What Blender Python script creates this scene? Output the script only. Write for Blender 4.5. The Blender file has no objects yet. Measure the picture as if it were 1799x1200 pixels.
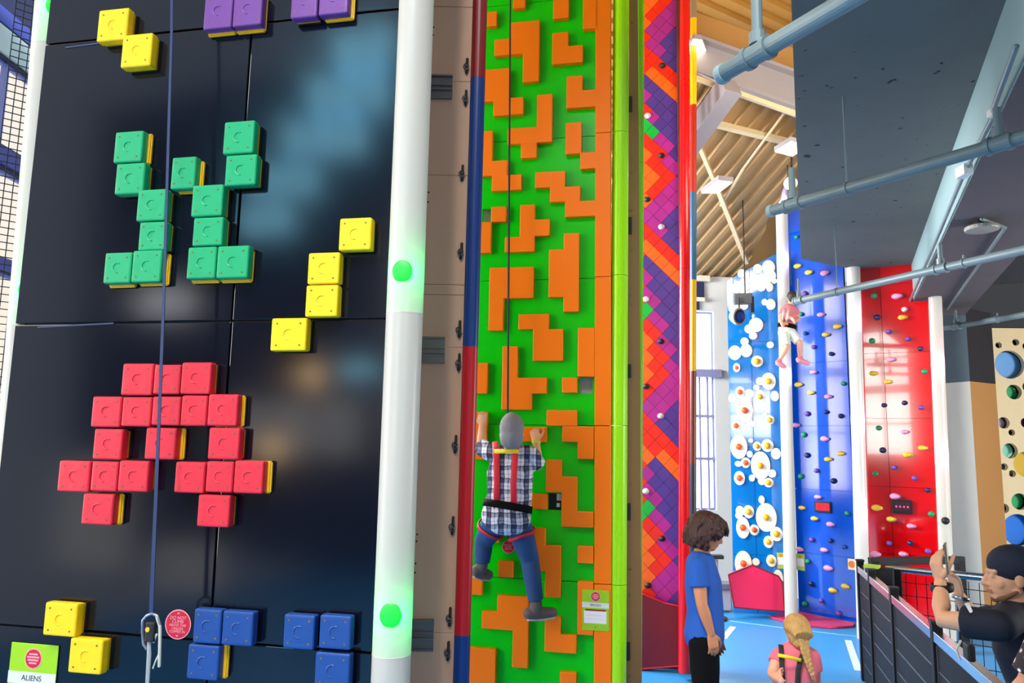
import bpy, bmesh, math, random
from mathutils import Vector, Matrix, Euler, Quaternion
random.seed(7)
sc = bpy.context.scene
COL = sc.collection
V = Vector

# ------------------------------------------------------------------ camera
FPX, CX, CY = 1300.0, 899.5, 600.0
CAM = V((0, 0, 2.25))
TILT, ROLL = math.atan(175 / 1300), math.radians(1.0)
F_ = V((0, math.cos(TILT), math.sin(TILT)))
R0 = V((1, 0, 0)); U0 = V((0, -math.sin(TILT), math.cos(TILT)))
R_ = R0 * math.cos(ROLL) + U0 * math.sin(ROLL)
U_ = U0 * math.cos(ROLL) - R0 * math.sin(ROLL)
cd = bpy.data.cameras.new('camera'); cam = bpy.data.objects.new('camera', cd); COL.objects.link(cam)
cd.sensor_fit = 'HORIZONTAL'; cd.sensor_width = 36; cd.lens = 36 * FPX / 1799
cd.clip_start = 0.05; cd.clip_end = 200
cam.matrix_world = Matrix((( R_.x, U_.x, -F_.x, CAM.x), (R_.y, U_.y, -F_.y, CAM.y), (R_.z, U_.z, -F_.z, CAM.z), (0, 0, 0, 1)))
sc.camera = cam
sc.view_settings.view_transform = 'Standard'; sc.view_settings.look = 'None'
sc.view_settings.gamma = 1; sc.view_settings.use_curve_mapping = False
sc.view_settings.exposure = 0.62

# ------------------------------------------------------------------ world and lights
w = bpy.data.worlds.new('world'); sc.world = w; w.use_nodes = True
bg = w.node_tree.nodes['Background']; bg.inputs[0].default_value = (.72, .83, .98, 1); bg.inputs[1].default_value = 0.55
def area(name, loc, target, size, power, color=(1, 1, 1), size_y=None):
    l = bpy.data.lights.new(name, 'AREA'); l.energy = power; l.color = color; l.size = size
    if size_y: l.shape = 'RECTANGLE'; l.size_y = size_y
    o = bpy.data.objects.new(name, l); COL.objects.link(o); o.location = loc
    o.rotation_euler = (V(target) - V(loc)).to_track_quat('-Z', 'Y').to_euler()
    return o
area('hall_skylight', (-2.4, -1.8, 10.4), (0.2, 5.5, 2.6), 3.6, 2050, (1, .985, .95))
area('middle_fill', (-.4, 1.2, 9.8), (0.5, 5.9, 2.4), 2.4, 750, (1, .985, .95))  # added fill lamp, brightens the green and orange wall
area('far_wall_fill', (1.8, 2.4, 9.6), (3.6, 10.0, 2.6), 2.5, 1750, (.97, .98, 1))  # added fill lamp overhead, lifts the far climbing walls
area('side_fill', (-2.4, 8.8, 4.4), (4.6, 9.4, 2.4), 2.0, 560, (.97, .98, 1))  # added lamp hidden behind the towers, fills the far walls and column
area('right_fill', (8.6, 3.6, 2.4), (5.8, 10.0, 2.0), 2.0, 340, (1, .98, .93))  # added lamp out of view, fills the column and holed wall
area('ceiling_wash', (3.2, 6.0, 5.2), (3.0, 9.5, 8.0), 1.6, 60, (1, .9, .72))

# ------------------------------------------------------------------ pixel to place
def ray(px, py):
    return F_ + R_ * ((px - CX) / FPX) - U_ * ((py - CY) / FPX)
def at(px, py, Y):
    d = ray(px, py); return CAM + d * (Y / d.y)
def atz(px, py, z):
    d = ray(px, py); return CAM + d * ((z - CAM.z) / d.z)
class Wall:
    """a vertical plane: point p, horizontal direction d (pointing right), n faces the camera"""
    def __init__(s, p, d):
        s.p = V((p[0], p[1], 0)); s.d = V((d[0], d[1], 0)).normalized()
        s.n = V((s.d.y, -s.d.x, 0))
        if s.n.y > 0: s.n = -s.n
    def hit(s, px, py, off=0.0):
        r = ray(px, py); q = s.p + s.n * off
        return CAM + r * ((q - CAM).dot(s.n) / r.dot(s.n))
    def uz(s, px, py, off=0.0):
        h = s.hit(px, py, off); return ((h - s.p).dot(s.d), h.z)
    def P(s, u, z, off=0.0):
        return s.p + s.d * u + V((0, 0, z)) + s.n * off
    def rect(s, x0, y0, x1, y1, off=0.0):
        a = [s.uz(*q, off) for q in ((x0, y0), (x0, y1), (x1, y0), (x1, y1))]
        return ((a[0][0] + a[1][0]) / 2, (a[0][1] + a[2][1]) / 2, (a[2][0] + a[3][0]) / 2, (a[1][1] + a[3][1]) / 2)

# ------------------------------------------------------------------ materials
def lin(c):
    return tuple((x / 255 / 12.92) if x / 255 <= .04045 else ((x / 255 + .055) / 1.055) ** 2.4 for x in c[:3]) + (1,)
MATS = {}
def mat(name, rgb, rough=.5, metal=0, spec=.5, var=.06, scale=6, bump=0, emit=None, strength=0, stretch=None, coat=0, bscale=None):
    if name in MATS: return MATS[name]
    m = bpy.data.materials.new(name); m.use_nodes = True; nt = m.node_tree; N = nt.nodes; L = nt.links
    b = N['Principled BSDF']; MATS[name] = m
    b.inputs['Roughness'].default_value = rough; b.inputs['Metallic'].default_value = metal
    b.inputs['Specular IOR Level'].default_value = spec; b.inputs['Coat Weight'].default_value = coat
    tc = N.new('ShaderNodeTexCoord'); mp = N.new('ShaderNodeMapping'); L.new(tc.outputs['Object'], mp.inputs[0])
    if stretch: mp.inputs['Scale'].default_value = stretch
    n = N.new('ShaderNodeTexNoise'); n.inputs['Scale'].default_value = scale; n.inputs['Detail'].default_value = 4
    L.new(mp.outputs[0], n.inputs['Vector'])
    c = lin(rgb); mx = N.new('ShaderNodeMix'); mx.data_type = 'RGBA'
    mx.inputs['A'].default_value = tuple(x * (1 - var) for x in c[:3]) + (1,)
    mx.inputs['B'].default_value = tuple(min(1, x * (1 + var)) for x in c[:3]) + (1,)
    L.new(n.outputs['Fac'], mx.inputs['Factor']); L.new(mx.outputs['Result'], b.inputs['Base Color'])
    if bump:
        n2 = n
        if bscale:
            n2 = N.new('ShaderNodeTexNoise'); n2.inputs['Scale'].default_value = bscale; n2.inputs['Detail'].default_value = 3
            L.new(mp.outputs[0], n2.inputs['Vector'])
        bp = N.new('ShaderNodeBump'); bp.inputs['Strength'].default_value = bump; bp.inputs['Distance'].default_value = .01
        L.new(n2.outputs['Fac'], bp.inputs['Height']); L.new(bp.outputs[0], b.inputs['Normal'])
    if emit:
        b.inputs['Emission Color'].default_value = lin(emit); b.inputs['Emission Strength'].default_value = strength
    return m

# ------------------------------------------------------------------ objects
def wloc(o):
    p = V((0, 0, 0))
    while o is not None: p += o.location; o = o.parent
    return p
def tag(o, label=None, cat=None, group=None, kind=None):
    if label: o['label'] = label
    if cat: o['category'] = cat
    if group: o['group'] = group
    if kind: o['kind'] = kind
    return o
def thing(name, label, cat, loc, group=None):
    o = bpy.data.objects.new(name, None); COL.objects.link(o); o.location = loc; o.empty_display_size = .1
    return tag(o, label, cat, group)
def link(name, me, mats, parent=None, smooth=False):
    """me in world coordinates; moved to its parent's or its own base"""
    if not isinstance(mats, (list, tuple)): mats = [mats]
    idx = [p.material_index for p in me.polygons]
    me.materials.clear()
    for m in mats: me.materials.append(m)
    me.polygons.foreach_set('material_index', idx)
    o = bpy.data.objects.new(name, me); COL.objects.link(o)
    if parent is not None:
        o.parent = parent; off = wloc(parent)
    else:
        xs = [v.co for v in me.vertices]
        off = V(((min(v.x for v in xs) + max(v.x for v in xs)) / 2, (min(v.y for v in xs) + max(v.y for v in xs)) / 2, min(v.z for v in xs)))
        o.location = off
    me.transform(Matrix.Translation(-off))
    if smooth:
        for p in me.polygons: p.use_smooth = True
    return o
def fin(bm, name, mats, parent=None, smooth=False, bevel=0, seg=2, angle=35):
    if bevel:
        bmesh.ops.recalc_face_normals(bm, faces=bm.faces)
        ed = [e for e in bm.edges if len(e.link_faces) == 2 and e.calc_face_angle(0) > math.radians(angle)]
        bmesh.ops.bevel(bm, geom=ed, offset=bevel, segments=seg, affect='EDGES', profile=.5)
    else: bmesh.ops.recalc_face_normals(bm, faces=bm.faces)
    me = bpy.data.meshes.new(name); bm.to_mesh(me); bm.free()
    return link(name, me, mats, parent, smooth)
def box8(bm, pts, mi=0):
    v = [bm.verts.new(p) for p in pts]
    for f in ((0, 1, 2, 3), (4, 7, 6, 5), (0, 4, 5, 1), (1, 5, 6, 2), (2, 6, 7, 3), (3, 7, 4, 0)):
        fc = bm.faces.new([v[i] for i in f]); fc.material_index = mi
def obox(bm, c, ax, ay, az, mi=0):
    """oriented box: centre and three half-axis vectors"""
    c = V(c); box8(bm, [c - ax - ay - az, c + ax - ay - az, c + ax + ay - az, c - ax + ay - az, c - ax - ay + az, c + ax - ay + az, c + ax + ay + az, c - ax + ay + az], mi)
def abox(bm, x0, y0, z0, x1, y1, z1, mi=0):
    obox(bm, ((x0 + x1) / 2, (y0 + y1) / 2, (z0 + z1) / 2), V(((x1 - x0) / 2, 0, 0)), V((0, (y1 - y0) / 2, 0)), V((0, 0, (z1 - z0) / 2)), mi)
def wbox(bm, W, u0, z0, u1, z1, o0, o1, mi=0):
    """box on a wall between offsets o0 and o1"""
    box8(bm, [W.P(u0, z0, o0), W.P(u1, z0, o0), W.P(u1, z1, o0), W.P(u0, z1, o0), W.P(u0, z0, o1), W.P(u1, z0, o1), W.P(u1, z1, o1), W.P(u0, z1, o1)], mi)
def prism(bm, pts, vec, mi=0):
    a = [bm.verts.new(p) for p in pts]; b = [bm.verts.new(V(p) + vec) for p in pts]
    f = bm.faces.new(a); f.material_index = mi; f = bm.faces.new(b[::-1]); f.material_index = mi
    n = len(a)
    for i in range(n):
        f = bm.faces.new((a[i], a[(i + 1) % n], b[(i + 1) % n], b[i])); f.material_index = mi
def beam(bm, a, b, w, h, up=V((0, 0, 1)), mi=0):
    a, b = V(a), V(b); t = (b - a).normalized(); s = t.cross(up).normalized(); u = s.cross(t).normalized()
    obox(bm, (a + b) / 2, (b - a) / 2, s * w / 2, u * h / 2, mi)
def tube(bm, pts, rad, seg=14, side=None, flat=1.0, round_=True, mi=0):
    """swept tube; radius flat*r in the direction across 'side'; ends rounded"""
    pts = [V(p) for p in pts]
    if not isinstance(rad, (list, tuple)): rad = [rad] * len(pts)
    rings = []
    n = len(pts)
    tans = []
    for i in range(n):
        a = pts[max(0, i - 1)]; b = pts[min(n - 1, i + 1)]
        tans.append((b - a).normalized())
    s0 = V(side) if side is not None else (V((1, 0, 0)) if abs(tans[0].x) < .8 else V((0, 1, 0)))
    seq = []
    if round_:
        for k in (0.02, .35, .7, .92): 
            ang = math.asin(k); seq.append((pts[0] - tans[0] * rad[0] * math.cos(ang) * (flat if flat < 1 else 1), tans[0], rad[0] * k))
    for i in range(n): seq.append((pts[i], tans[i], rad[i]))
    if round_:
        for k in (.92, .7, .35, .02):
            ang = math.asin(k); seq.append((pts[-1] + tans[-1] * rad[-1] * math.cos(ang) * (flat if flat < 1 else 1), tans[-1], rad[-1] * k))
    prev = None
    for p, t, r in seq:
        s = (s0 - t * s0.dot(t)); s = s.normalized() if s.length > 1e-6 else t.orthogonal().normalized()
        if side is None: s0 = s
        u = t.cross(s)
        ring = [bm.verts.new(p + s * (math.cos(2 * math.pi * k / seg) * r) + u * (math.sin(2 * math.pi * k / seg) * r * flat)) for k in range(seg)]
        if prev:
            for k in range(seg):
                f = bm.faces.new((prev[k], prev[(k + 1) % seg], ring[(k + 1) % seg], ring[k])); f.material_index = mi
        else:
            f = bm.faces.new(ring[::-1]); f.material_index = mi
        prev = ring
    f = bm.faces.new(prev); f.material_index = mi
def ell(bm, c, r, rot=None, sub=2, mi=0):
    m = Matrix.Translation(V(c)) @ (rot.to_4x4() if rot is not None else Matrix.Identity(4)) @ Matrix.Diagonal((*r, 1))
    res = bmesh.ops.create_icosphere(bm, subdivisions=sub, radius=1, matrix=m)
    for v in res['verts']:
        for f in v.link_faces: f.material_index = mi
def disc(bm, c, n, r, th, seg=24, mi=0, rz=None):
    """solid disc: centre of back face c, axis n"""
    n = V(n).normalized(); s = n.cross(V((0, 0, 1))).normalized() if abs(n.z) < .9 else V((1, 0, 0)); u = s.cross(n).normalized()
    rz = rz or r
    prism(bm, [V(c) + s * (math.cos(2 * math.pi * k / seg) * r) + u * (math.sin(2 * math.pi * k / seg) * rz) for k in range(seg)], n * th, mi)
def from_curve(cu):
    o = bpy.data.objects.new('tmp', cu); COL.objects.link(o)
    dg = bpy.context.evaluated_depsgraph_get(); dg.update()
    me = bpy.data.meshes.new_from_object(o.evaluated_get(dg)); bpy.data.objects.remove(o); return me
def text(name, body, c, right, up, size, m, parent, depth=.001):
    cu = bpy.data.curves.new(name, 'FONT'); cu.body = body; cu.size = size; cu.align_x = 'CENTER'; cu.align_y = 'CENTER'; cu.extrude = depth
    cu.resolution_u = 3; cu.space_line = .9
    me = from_curve(cu); r = V(right).normalized(); u = V(up).normalized(); n = r.cross(u)
    me.transform(Matrix(((r.x, u.x, n.x, c[0]), (r.y, u.y, n.y, c[1]), (r.z, u.z, n.z, c[2]), (0, 0, 0, 1))))
    return link(name, me, m, parent)
def organic(bm, name, mats, parent, voxel=.008, smooth=4, paint=None):
    me = bpy.data.meshes.new('tmp'); bm.to_mesh(me); bm.free()
    o = bpy.data.objects.new('tmp', me); COL.objects.link(o)
    r = o.modifiers.new('r', 'REMESH'); r.mode = 'VOXEL'; r.voxel_size = voxel; r.use_smooth_shade = True
    if smooth:
        s = o.modifiers.new('s', 'SMOOTH'); s.iterations = smooth; s.factor = .5
    dg = bpy.context.evaluated_depsgraph_get(); dg.update()
    m2 = bpy.data.meshes.new_from_object(o.evaluated_get(dg)); bpy.data.objects.remove(o)
    m2.name = name
    ob_mats = mats if isinstance(mats, (list, tuple)) else [mats]
    if paint:
        for p in m2.polygons:
            c = p.center
            for pos, rr, mi in paint:
                if (c - pos).length < rr: p.material_index = mi
    return link(name, m2, ob_mats, parent, True)
# ------------------------------------------------------------------ shared materials
M_floor = mat('blue_mat', (50, 142, 205), .4, var=.05, scale=1.2, bump=.08, bscale=90)
M_white = mat('white_paint', (232, 230, 222), .6, var=.03)
M_navy = mat('navy_paint', (34, 40, 84), .6)
M_cream = mat('cream_steel', (214, 190, 150), .6, var=.05)
M_deck = mat('roof_deck', (176, 138, 88), .55, var=.08, scale=3)
M_deckhi = mat('upper_roof_deck', (196, 146, 66), .5, var=.08, scale=3)
M_steelw = mat('white_steel', (150, 143, 148), .5, var=.05, scale=3)
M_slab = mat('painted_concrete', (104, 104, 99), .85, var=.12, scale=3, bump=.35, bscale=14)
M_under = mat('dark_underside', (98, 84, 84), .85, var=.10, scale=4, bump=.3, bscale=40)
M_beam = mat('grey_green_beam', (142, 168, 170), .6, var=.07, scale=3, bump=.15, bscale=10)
M_pipe = mat('grey_pipe', (108, 126, 130), .4, var=.05)
M_dark = mat('black_steel', (16, 16, 20), .55, spec=.25, var=.1)
M_rub = mat('black_rubber', (16, 16, 18), .6)
M_chrome = mat('brushed_steel', (180, 180, 184), .25, metal=1, var=.04)
M_rail = mat('aluminium_rail', (205, 208, 215), .22, metal=1, var=.03)
M_wood = mat('plywood', (226, 178, 144), .55, var=.10, scale=3, stretch=(1, 1, .25))
M_bolt = mat('bolt_steel', (110, 108, 108), .35, metal=1)
M_alu = mat('aluminium_channel', (128, 124, 124), .45, metal=.8)
M_screw = mat('dark_screw', (120, 90, 30), .5)
M_pane = mat('window_daylight', (230, 240, 250), .1, emit=(252, 253, 255), strength=4.2)
M_panecool = mat('window_cool_daylight', (150, 190, 210), .1, emit=(130, 200, 226), strength=9.5)
M_lamp = mat('lamp_diffuser', (255, 250, 235), .4, emit=(255, 246, 225), strength=5)
M_lampdim = mat('dim_lamp_diffuser', (240, 232, 205), .4, emit=(255, 240, 205), strength=.55)

def strip_ribs(name, origin, along, across, normal, length, width, pitch, m, kind='structure'):
    """profiled sheet: trapezoid ribs running along 'along', repeated over 'across'"""
    bm = bmesh.new(); prof = []
    k = 0; x = 0.0
    while x < width:
        prof += [(x, 0), (x + pitch * .45, 0), (x + pitch * .55, -.05), (x + pitch * .9, -.05)]; x += pitch
    prof.append((x, 0))
    lo = [bm.verts.new(origin + across * a + normal * b) for a, b in prof]
    L = length if callable(length) else (lambda a: (0, length))
    lo = []; hi = []
    for a, b in prof:
        s, e = L(a); lo.append(bm.verts.new(origin + across * a + normal * b + along * s)); hi.append(bm.verts.new(origin + across * a + normal * b + along * e))
    for i in range(len(prof) - 1): bm.faces.new((lo[i], lo[i + 1], hi[i + 1], hi[i]))
    bmesh.ops.delete(bm, geom=[v for v in bm.verts if not v.link_faces], context='VERTS')
    me = bpy.data.meshes.new(name); bm.to_mesh(me); bm.free()
    o = link(name, me, m)
    md = o.modifiers.new('t', 'SOLIDIFY'); md.thickness = .004
    return tag(o, kind=kind)

# ------------------------------------------------------------------ floor and outer walls
bm = bmesh.new(); abox(bm, -7.2, -6.5, -.2, 9.5, 13.5, 0); tag(fin(bm, 'floor', M_floor), kind='structure')
bm = bmesh.new()
for a, b in (((1268, 1089), (1384, 1104)), ((1384, 1104), (1512, 1119))):
    beam(bm, atz(*a, .002), atz(*b, .002), .03, .003)
tag(fin(bm, 'trim_1', mat('floor_seam', (120, 200, 240), .5)), kind='structure')
tapes = [((1271, 1122), (1288, 1101), 'short strip of white tape on the blue floor beside the standing teenager'), ((1490, 1125), (1508, 1178), 'long strip of pale tape on the blue floor beside the black fence')]
for a, b, lb in tapes:
    bm = bmesh.new(); beam(bm, atz(*a, .002), atz(*b, .002), .075, .003)
    tag(fin(bm, 'floor_tape', mat('white_tape', (196, 214, 226), .5)), lb, 'floor tape')

XL = -6.6
def window(n, W, u0, z0, u1, z1, cols, rows, pane, frame, fw=.07, off=.0):
    bm = bmesh.new()
    for k in range(cols + 1):
        u = u0 + (u1 - u0) * k / cols; wbox(bm, W, u - fw / 2, z0, u + fw / 2, z1, off, off + .09)
    for k in range(rows + 1):
        z = z0 + (z1 - z0) * k / rows; wbox(bm, W, u0, z - fw / 2, u1, z + fw / 2, off, off + .085)
    f = tag(fin(bm, 'window_%d' % n, frame), kind='structure')
    bm = bmesh.new(); wbox(bm, W, u0, z0, u1, z1, off + .02, off + .03)
    fin(bm, 'window_pane', pane, f)
    return f
# left wall: spandrels and two storeys of tall windows
WL = Wall((XL, 0), (0, 1)); WL.n = V((1, 0, 0))
M_lilac = mat('lilac_frame', (120, 130, 196), .5)
def wall_with(name, W, u0, u1, ztop, m, o0, o1, holes):
    """wall as stacked boxes around openings given as (u0, z0, u1, z1) in one vertical strip order"""
    bm = bmesh.new(); us = sorted({u0, u1, *[h[0] for h in holes], *[h[2] for h in holes]}); zs = sorted({0, ztop, *[h[1] for h in holes], *[h[3] for h in holes]})
    for i in range(len(us) - 1):
        run = None
        for j in range(len(zs) - 1):
            cu, cz = (us[i] + us[i + 1]) / 2, (zs[j] + zs[j + 1]) / 2
            if not any(h[0] < cu < h[2] and h[1] < cz < h[3] for h in holes): 
                wbox(bm, W, us[i], zs[j], us[i + 1], zs[j + 1], o0, o1)
    bmesh.ops.remove_doubles(bm, verts=bm.verts, dist=.0005)
    return tag(fin(bm, name, m), kind='structure')
holesL = []
n = 1
ycols = [(1.0, 3.2), (4.2, 5.5), (7.4, 12.6)]
zrows = [(1.0, 4.30), (4.48, 5.62), (5.92, 7.02)]
for a, b in ycols:
    for c, d in zrows: holesL.append((a, c, b, d))
wall_with('wall_left', WL, .7, 13.4, 9.6, mat('navy_wall', (26, 34, 66), .6), -.25, 0, holesL)
M_pane_cream = mat('window_warm_daylight', (250, 244, 232), .1, emit=(255, 248, 238), strength=6.5)
M_pane_far = mat('window_facade_daylight', (120, 116, 108), .3, emit=(255, 244, 228), strength=.55, var=.02)
M_pane_mint = mat('window_mint_daylight', (190, 220, 215), .1, emit=(205, 232, 226), strength=1.1)
for i, (a, b) in enumerate(ycols):
    for j, (c, d) in enumerate(zrows):
        window(n, WL, a, c, b, d, (1, 1, 3)[i], (2, 1, 1)[j] if i < 2 else 1, M_pane_cream if i < 2 else M_pane_far, M_lilac, .08, -.15); n += 1
bm = bmesh.new(); wbox(bm, WL, 1, 4.32, 13, 4.46, .0, .05); wbox(bm, WL, 1, 5.66, 13, 5.88, .0, .05); wbox(bm, WL, 1, 7.42, 13, 7.62, 0, .05)
tag(fin(bm, 'trim_2', mat('blue_band', (58, 70, 150), .5)), kind='structure')
bm = bmesh.new(); wbox(bm, WL, 1, 7.06, 13, 7.40, .0, .04)
tag(fin(bm, 'trim_3', mat('mint_band', (186, 208, 206), .5)), kind='structure')

# back wall behind the towers, white, with the window seen between the towers
WB = Wall((0, 11.0), (1, .10))
def bpoly(name, pts, m, off=0, th=.1, W=WB):
    bm = bmesh.new(); prism(bm, [W.hit(*p, off) for p in pts], W.n * -th); return tag(fin(bm, name, m), kind='structure')
ua, za = WB.uz(1205, 896); ub, zb = WB.uz(1253, 548); uc = WB.uz(1253, 700)[0]
z_eave = WB.uz(1250, 486)[1]
wall_with('wall_back', WB, -6.5, 9.0, z_eave, M_white, -.25, 0, [(ua - .5, za, ub, zb)])
window(n, WB, ua - .5, za, ub, zb, 1, 1, M_pane, M_lilac, .05, -.14); n += 1
bm = bmesh.new()
for y in (731, 806): 
    z = WB.uz(1240, y)[1]; wbox(bm, WB, ua - .5, z - .02, ub, z + .02, -.1, -.02)
z = WB.uz(1240, 656)[1]; wbox(bm, WB, ua - .5, z - .06, ub + .1, z + .06, -.1, .05)
for x in (1232, 1246):
    u = WB.uz(x, 780)[0]; wbox(bm, WB, u - .015, za, u + .015, WB.uz(x, 660)[1], -.1, -.03)
tag(fin(bm, 'trim_4', mat('grey_mullion', (150, 150, 186), .5)), kind='structure')
bm = bmesh.new(); z0 = WB.uz(1240, 545)[1]; z1 = WB.uz(1240, 531)[1]; z2 = WB.uz(1240, 524)[1]; z3 = WB.uz(1240, 496)[1]
wbox(bm, WB, 0, z2, 2.98, z3, 0, .03); wbox(bm, WB, 0, z0, 2.9, z1, 0, .03)
tag(fin(bm, 'trim_5', M_navy), kind='structure')
bm = bmesh.new(); wbox(bm, WB, 0, z3, 3.06, z3 + .09, 0, .08); wbox(bm, WB, 0, z1, 2.98, z2, 0, .06)
tag(fin(bm, 'trim_6', mat('cream_trim', (236, 226, 206), .5)), kind='structure')

# right and front walls (reflected in the glossy panels, seen only from elsewhere)
bm = bmesh.new(); abox(bm, 9.2, -6.4, 0, 9.45, 13.4, 9.6); tag(fin(bm, 'wall_right', mat('grey_wall', (120, 116, 112), .8)), kind='structure')
WF = Wall((0, -6.2), (1, 0)); WF.n = V((0, 1, 0))
FW = []
BW = Wall(at(690, 600, 2.72), (1, -.2))            # plane of the black climbing wall
def mirror(px, py):
    """where the black wall's mirror image of this pixel lands on the front wall"""
    h = BW.hit(px, py); d = (h - CAM).normalized(); r = d - BW.n * 2 * d.dot(BW.n)
    t = (-6.2 - h.y) / r.y; p = h + r * t; return p.x, p.z
def mrect(x0, y0, x1, y1):
    a = [mirror(*q) for q in ((x0, y0), (x1, y0), (x0, y1), (x1, y1))]
    return (min(p[0] for p in a), min(p[1] for p in a), max(p[0] for p in a), max(p[1] for p in a))
FWS = [((590, 60, 700, 130), M_panecool, 2, 1), ((545, 135, 690, 205), M_panecool, 3, 1), ((500, 212, 650, 275), M_panecool, 3, 1), ((440, 290, 565, 350), M_panecool, 3, 1), ((425, 356, 520, 415), M_panecool, 2, 1), ((250, 508, 345, 556), M_pane, 1, 1), ((600, 632, 670, 668), M_panecool, 1, 1)]
for r_, pm_, c_, w_ in FWS:
    q = mrect(*r_); window(n, WF, q[0], q[1], q[2], q[3], c_, w_, pm_, M_dark, .09, .02); n += 1
for q in ((-5.45, 2.0, -3.6, 4.1), (-5.45, 4.3, -3.6, 6.2), (1.9, 2.5, 3.5, 4.2), (1.9, 4.4, 3.5, 6.2)): window(n, WF, *q, 2, 2, M_pane_cream, M_dark, .07, .02); n += 1
M_frost = mat('frosted_daylight', (160, 160, 160), .3, emit=(176, 174, 170), strength=2.8)
for r_ in ((400, 700, 640, 800), (280, 950, 400, 1040), (120, 800, 230, 1000)):
    q = mrect(*r_); window(n, WF, q[0], q[1], q[2], q[3], 3, 1, M_frost, M_dark, .09, .02); n += 1
M_warm = mat('warm_lamp', (255, 220, 170), .3, emit=(255, 206, 140), strength=9)
for (x_, y_), lb_ in (((550, 660), 'upper of two warm wall lamps behind the camera'), ((482, 788), 'lower of two warm wall lamps behind the camera')):
    mx_, mz_ = mirror(x_, y_); bm = bmesh.new(); disc(bm, V((mx_, -6.2, mz_)), V((0, 1, 0)), .26, .12, 20); tag(fin(bm, 'wall_lamp', M_warm, bevel=.02), lb_, 'wall lamp')
bm = bmesh.new(); abox(bm, -14, -6.45, 0, 9.2, -6.2, 9.6); tag(fin(bm, 'wall_front', mat('charcoal_wall', (58, 60, 70), .8)), kind='structure')

# ------------------------------------------------------------------ roof of the hall
eo = WB.hit(1224, 486); eave_d = V((1, .4, 0)).normalized(); up_d = V((.4, -1, .5)).normalized(); nrm = eave_d.cross(up_d).normalized()
def on_roof(px, py):
    r = ray(px, py); return CAM + r * ((eo - CAM).dot(nrm) / r.dot(nrm))
def roof_eu(px, py):
    p = on_roof(px, py) - eo; e = p.dot(eave_d); return e, p.dot(up_d)
e1, u1 = roof_eu(1313, 462); e2, u2 = roof_eu(1397, 292)
def rlen(a):
    e = a - 5.0
    if e < -2.15: return (0, 2.35)
    return (0, max(.0, min(3.3, u1 + (e - e1) * (u2 - u1) / (e2 - e1))))
strip_ribs('ceiling', eo - eave_d * 5.0 + V((0, 0, .02)), up_d, eave_d, -nrm if nrm.z < 0 else nrm, rlen, 8.2, .21, M_deck)
# tan gable filling to the right of the sloping deck
GW = Wall((0, 11.15), (1, .10))
bpoly('wall_gable', [(1240, 470), (1300, 490), (1420, 470), (1500, 460), (1500, 120), (1400, 200), (1380, 285), (1330, 400)], mat('tan_gable', (178, 146, 98), .7), 0, .1, GW)
# upper deck above the girder
up0 = V((-3, 1.5, 7.9)); d1 = V((1, .62, 0)).normalized(); d2 = V((-.62, 1, 0)).normalized()
strip_ribs('ceiling_upper', V((1.6, 1.5, 7.75)) - d1 * 7, d1, d2, V((0, 0, 1)), 18, 9.6, .24, M_deckhi)
bm = bmesh.new()                                                    # tan fascia above the girder
a0, a1 = at(1204, 14, 8.07), at(1560, 146, 8.5); b0, b1 = at(1204, 64, 8.07), at(1560, 190, 8.5)
prism(bm, [a0, a1, b1, b0], V((-.05, .12, 0))); tag(fin(bm, 'trim_7', mat('tan_fascia', (186, 140, 80), .6)), kind='structure')
def ibeam(name, t0, t1, h, fl, m):
    bm = bmesh.new(); t0, t1 = V(t0), V(t1); dz = V((0, 0, h))
    beam(bm, t0, t1, fl, .04); beam(bm, t0 - dz, t1 - dz, fl, .04); beam(bm, t0 - dz / 2, t1 - dz / 2, .03, h)
    return tag(fin(bm, name, m), kind='structure')
g0, g1 = at(1150, 45, 7.7), at(1500, 172, 8.05); gh = g0.z - at(1150, 106, 7.7).z; g0 = g0.lerp(g1, .155)
ibeam('girder', g0, g1, gh, .20, M_steelw)
def rod(name, a, b, ww, hh, m, lb=None):
    bm = bmesh.new(); beam(bm, a, b, ww, hh); o = fin(bm, name, m, bevel=.004, seg=1); return tag(o, kind='structure')
def rf(x, y, d=.2):
    p = on_roof(x, y); return p + (CAM - p).normalized() * d
rod('lit_flange', at(1204, 131, 7.67), at(1500, 236, 7.97), .05, .05, M_cream)  # cream strip stands in for light catching the girder's lower flange
rod('strut', rf(1284, 150, .35), rf(1206, 258, .42), .22, .22, M_steelw)
rod('purlin', rf(1206, 205, .15), rf(1450, 266, .15), .09, .06, M_cream)
rod('brace', rf(1384, 190, .3), rf(1306, 296, .2), .025, .025, M_cream)
rod('brace', rf(1306, 296, .2), rf(1266, 362, .1), .03, .03, M_cream)
rod('brace', rf(1224, 245, .15), rf(1260, 330, .15), .05, .05, M_cream)
rod('brace', rf(1260, 330, .15), rf(1312, 462, .15), .06, .05, M_cream)
rod('brace', at(1225, 128, 7.5), at(1282, 154, 7.55), .016, .016, M_steelw)
def lamp(pts, Y, m, lb):
    P = [at(x, y, Y + k) for (x, y), k in zip(pts, (.0, -.25, -.25, .0))]
    t = thing('ceiling_light', lb, 'ceiling light', sum(P, V()) / 4 + V((0, 0, .06)), 'ceiling lights')
    c = sum(P, V()) / 4
    bm = bmesh.new(); prism(bm, [p + (p - c) * .06 + V((0, 0, .012)) for p in P], V((0, 0, .05))); fin(bm, 'housing', M_steelw, t)
    bm = bmesh.new(); prism(bm, P, V((0, 0, .02))); fin(bm, 'diffuser', m, t)
lamp([(1233, 340), (1262, 318), (1287, 321), (1262, 340)], 8.3, M_lampdim, 'flat square ceiling light panel hanging by the diagonal roof brace')
lamp([(1362, 267), (1390, 250), (1418, 258), (1392, 275)], 8.0, M_lamp, 'bright rectangular ceiling light half hidden by the grey slab')
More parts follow.
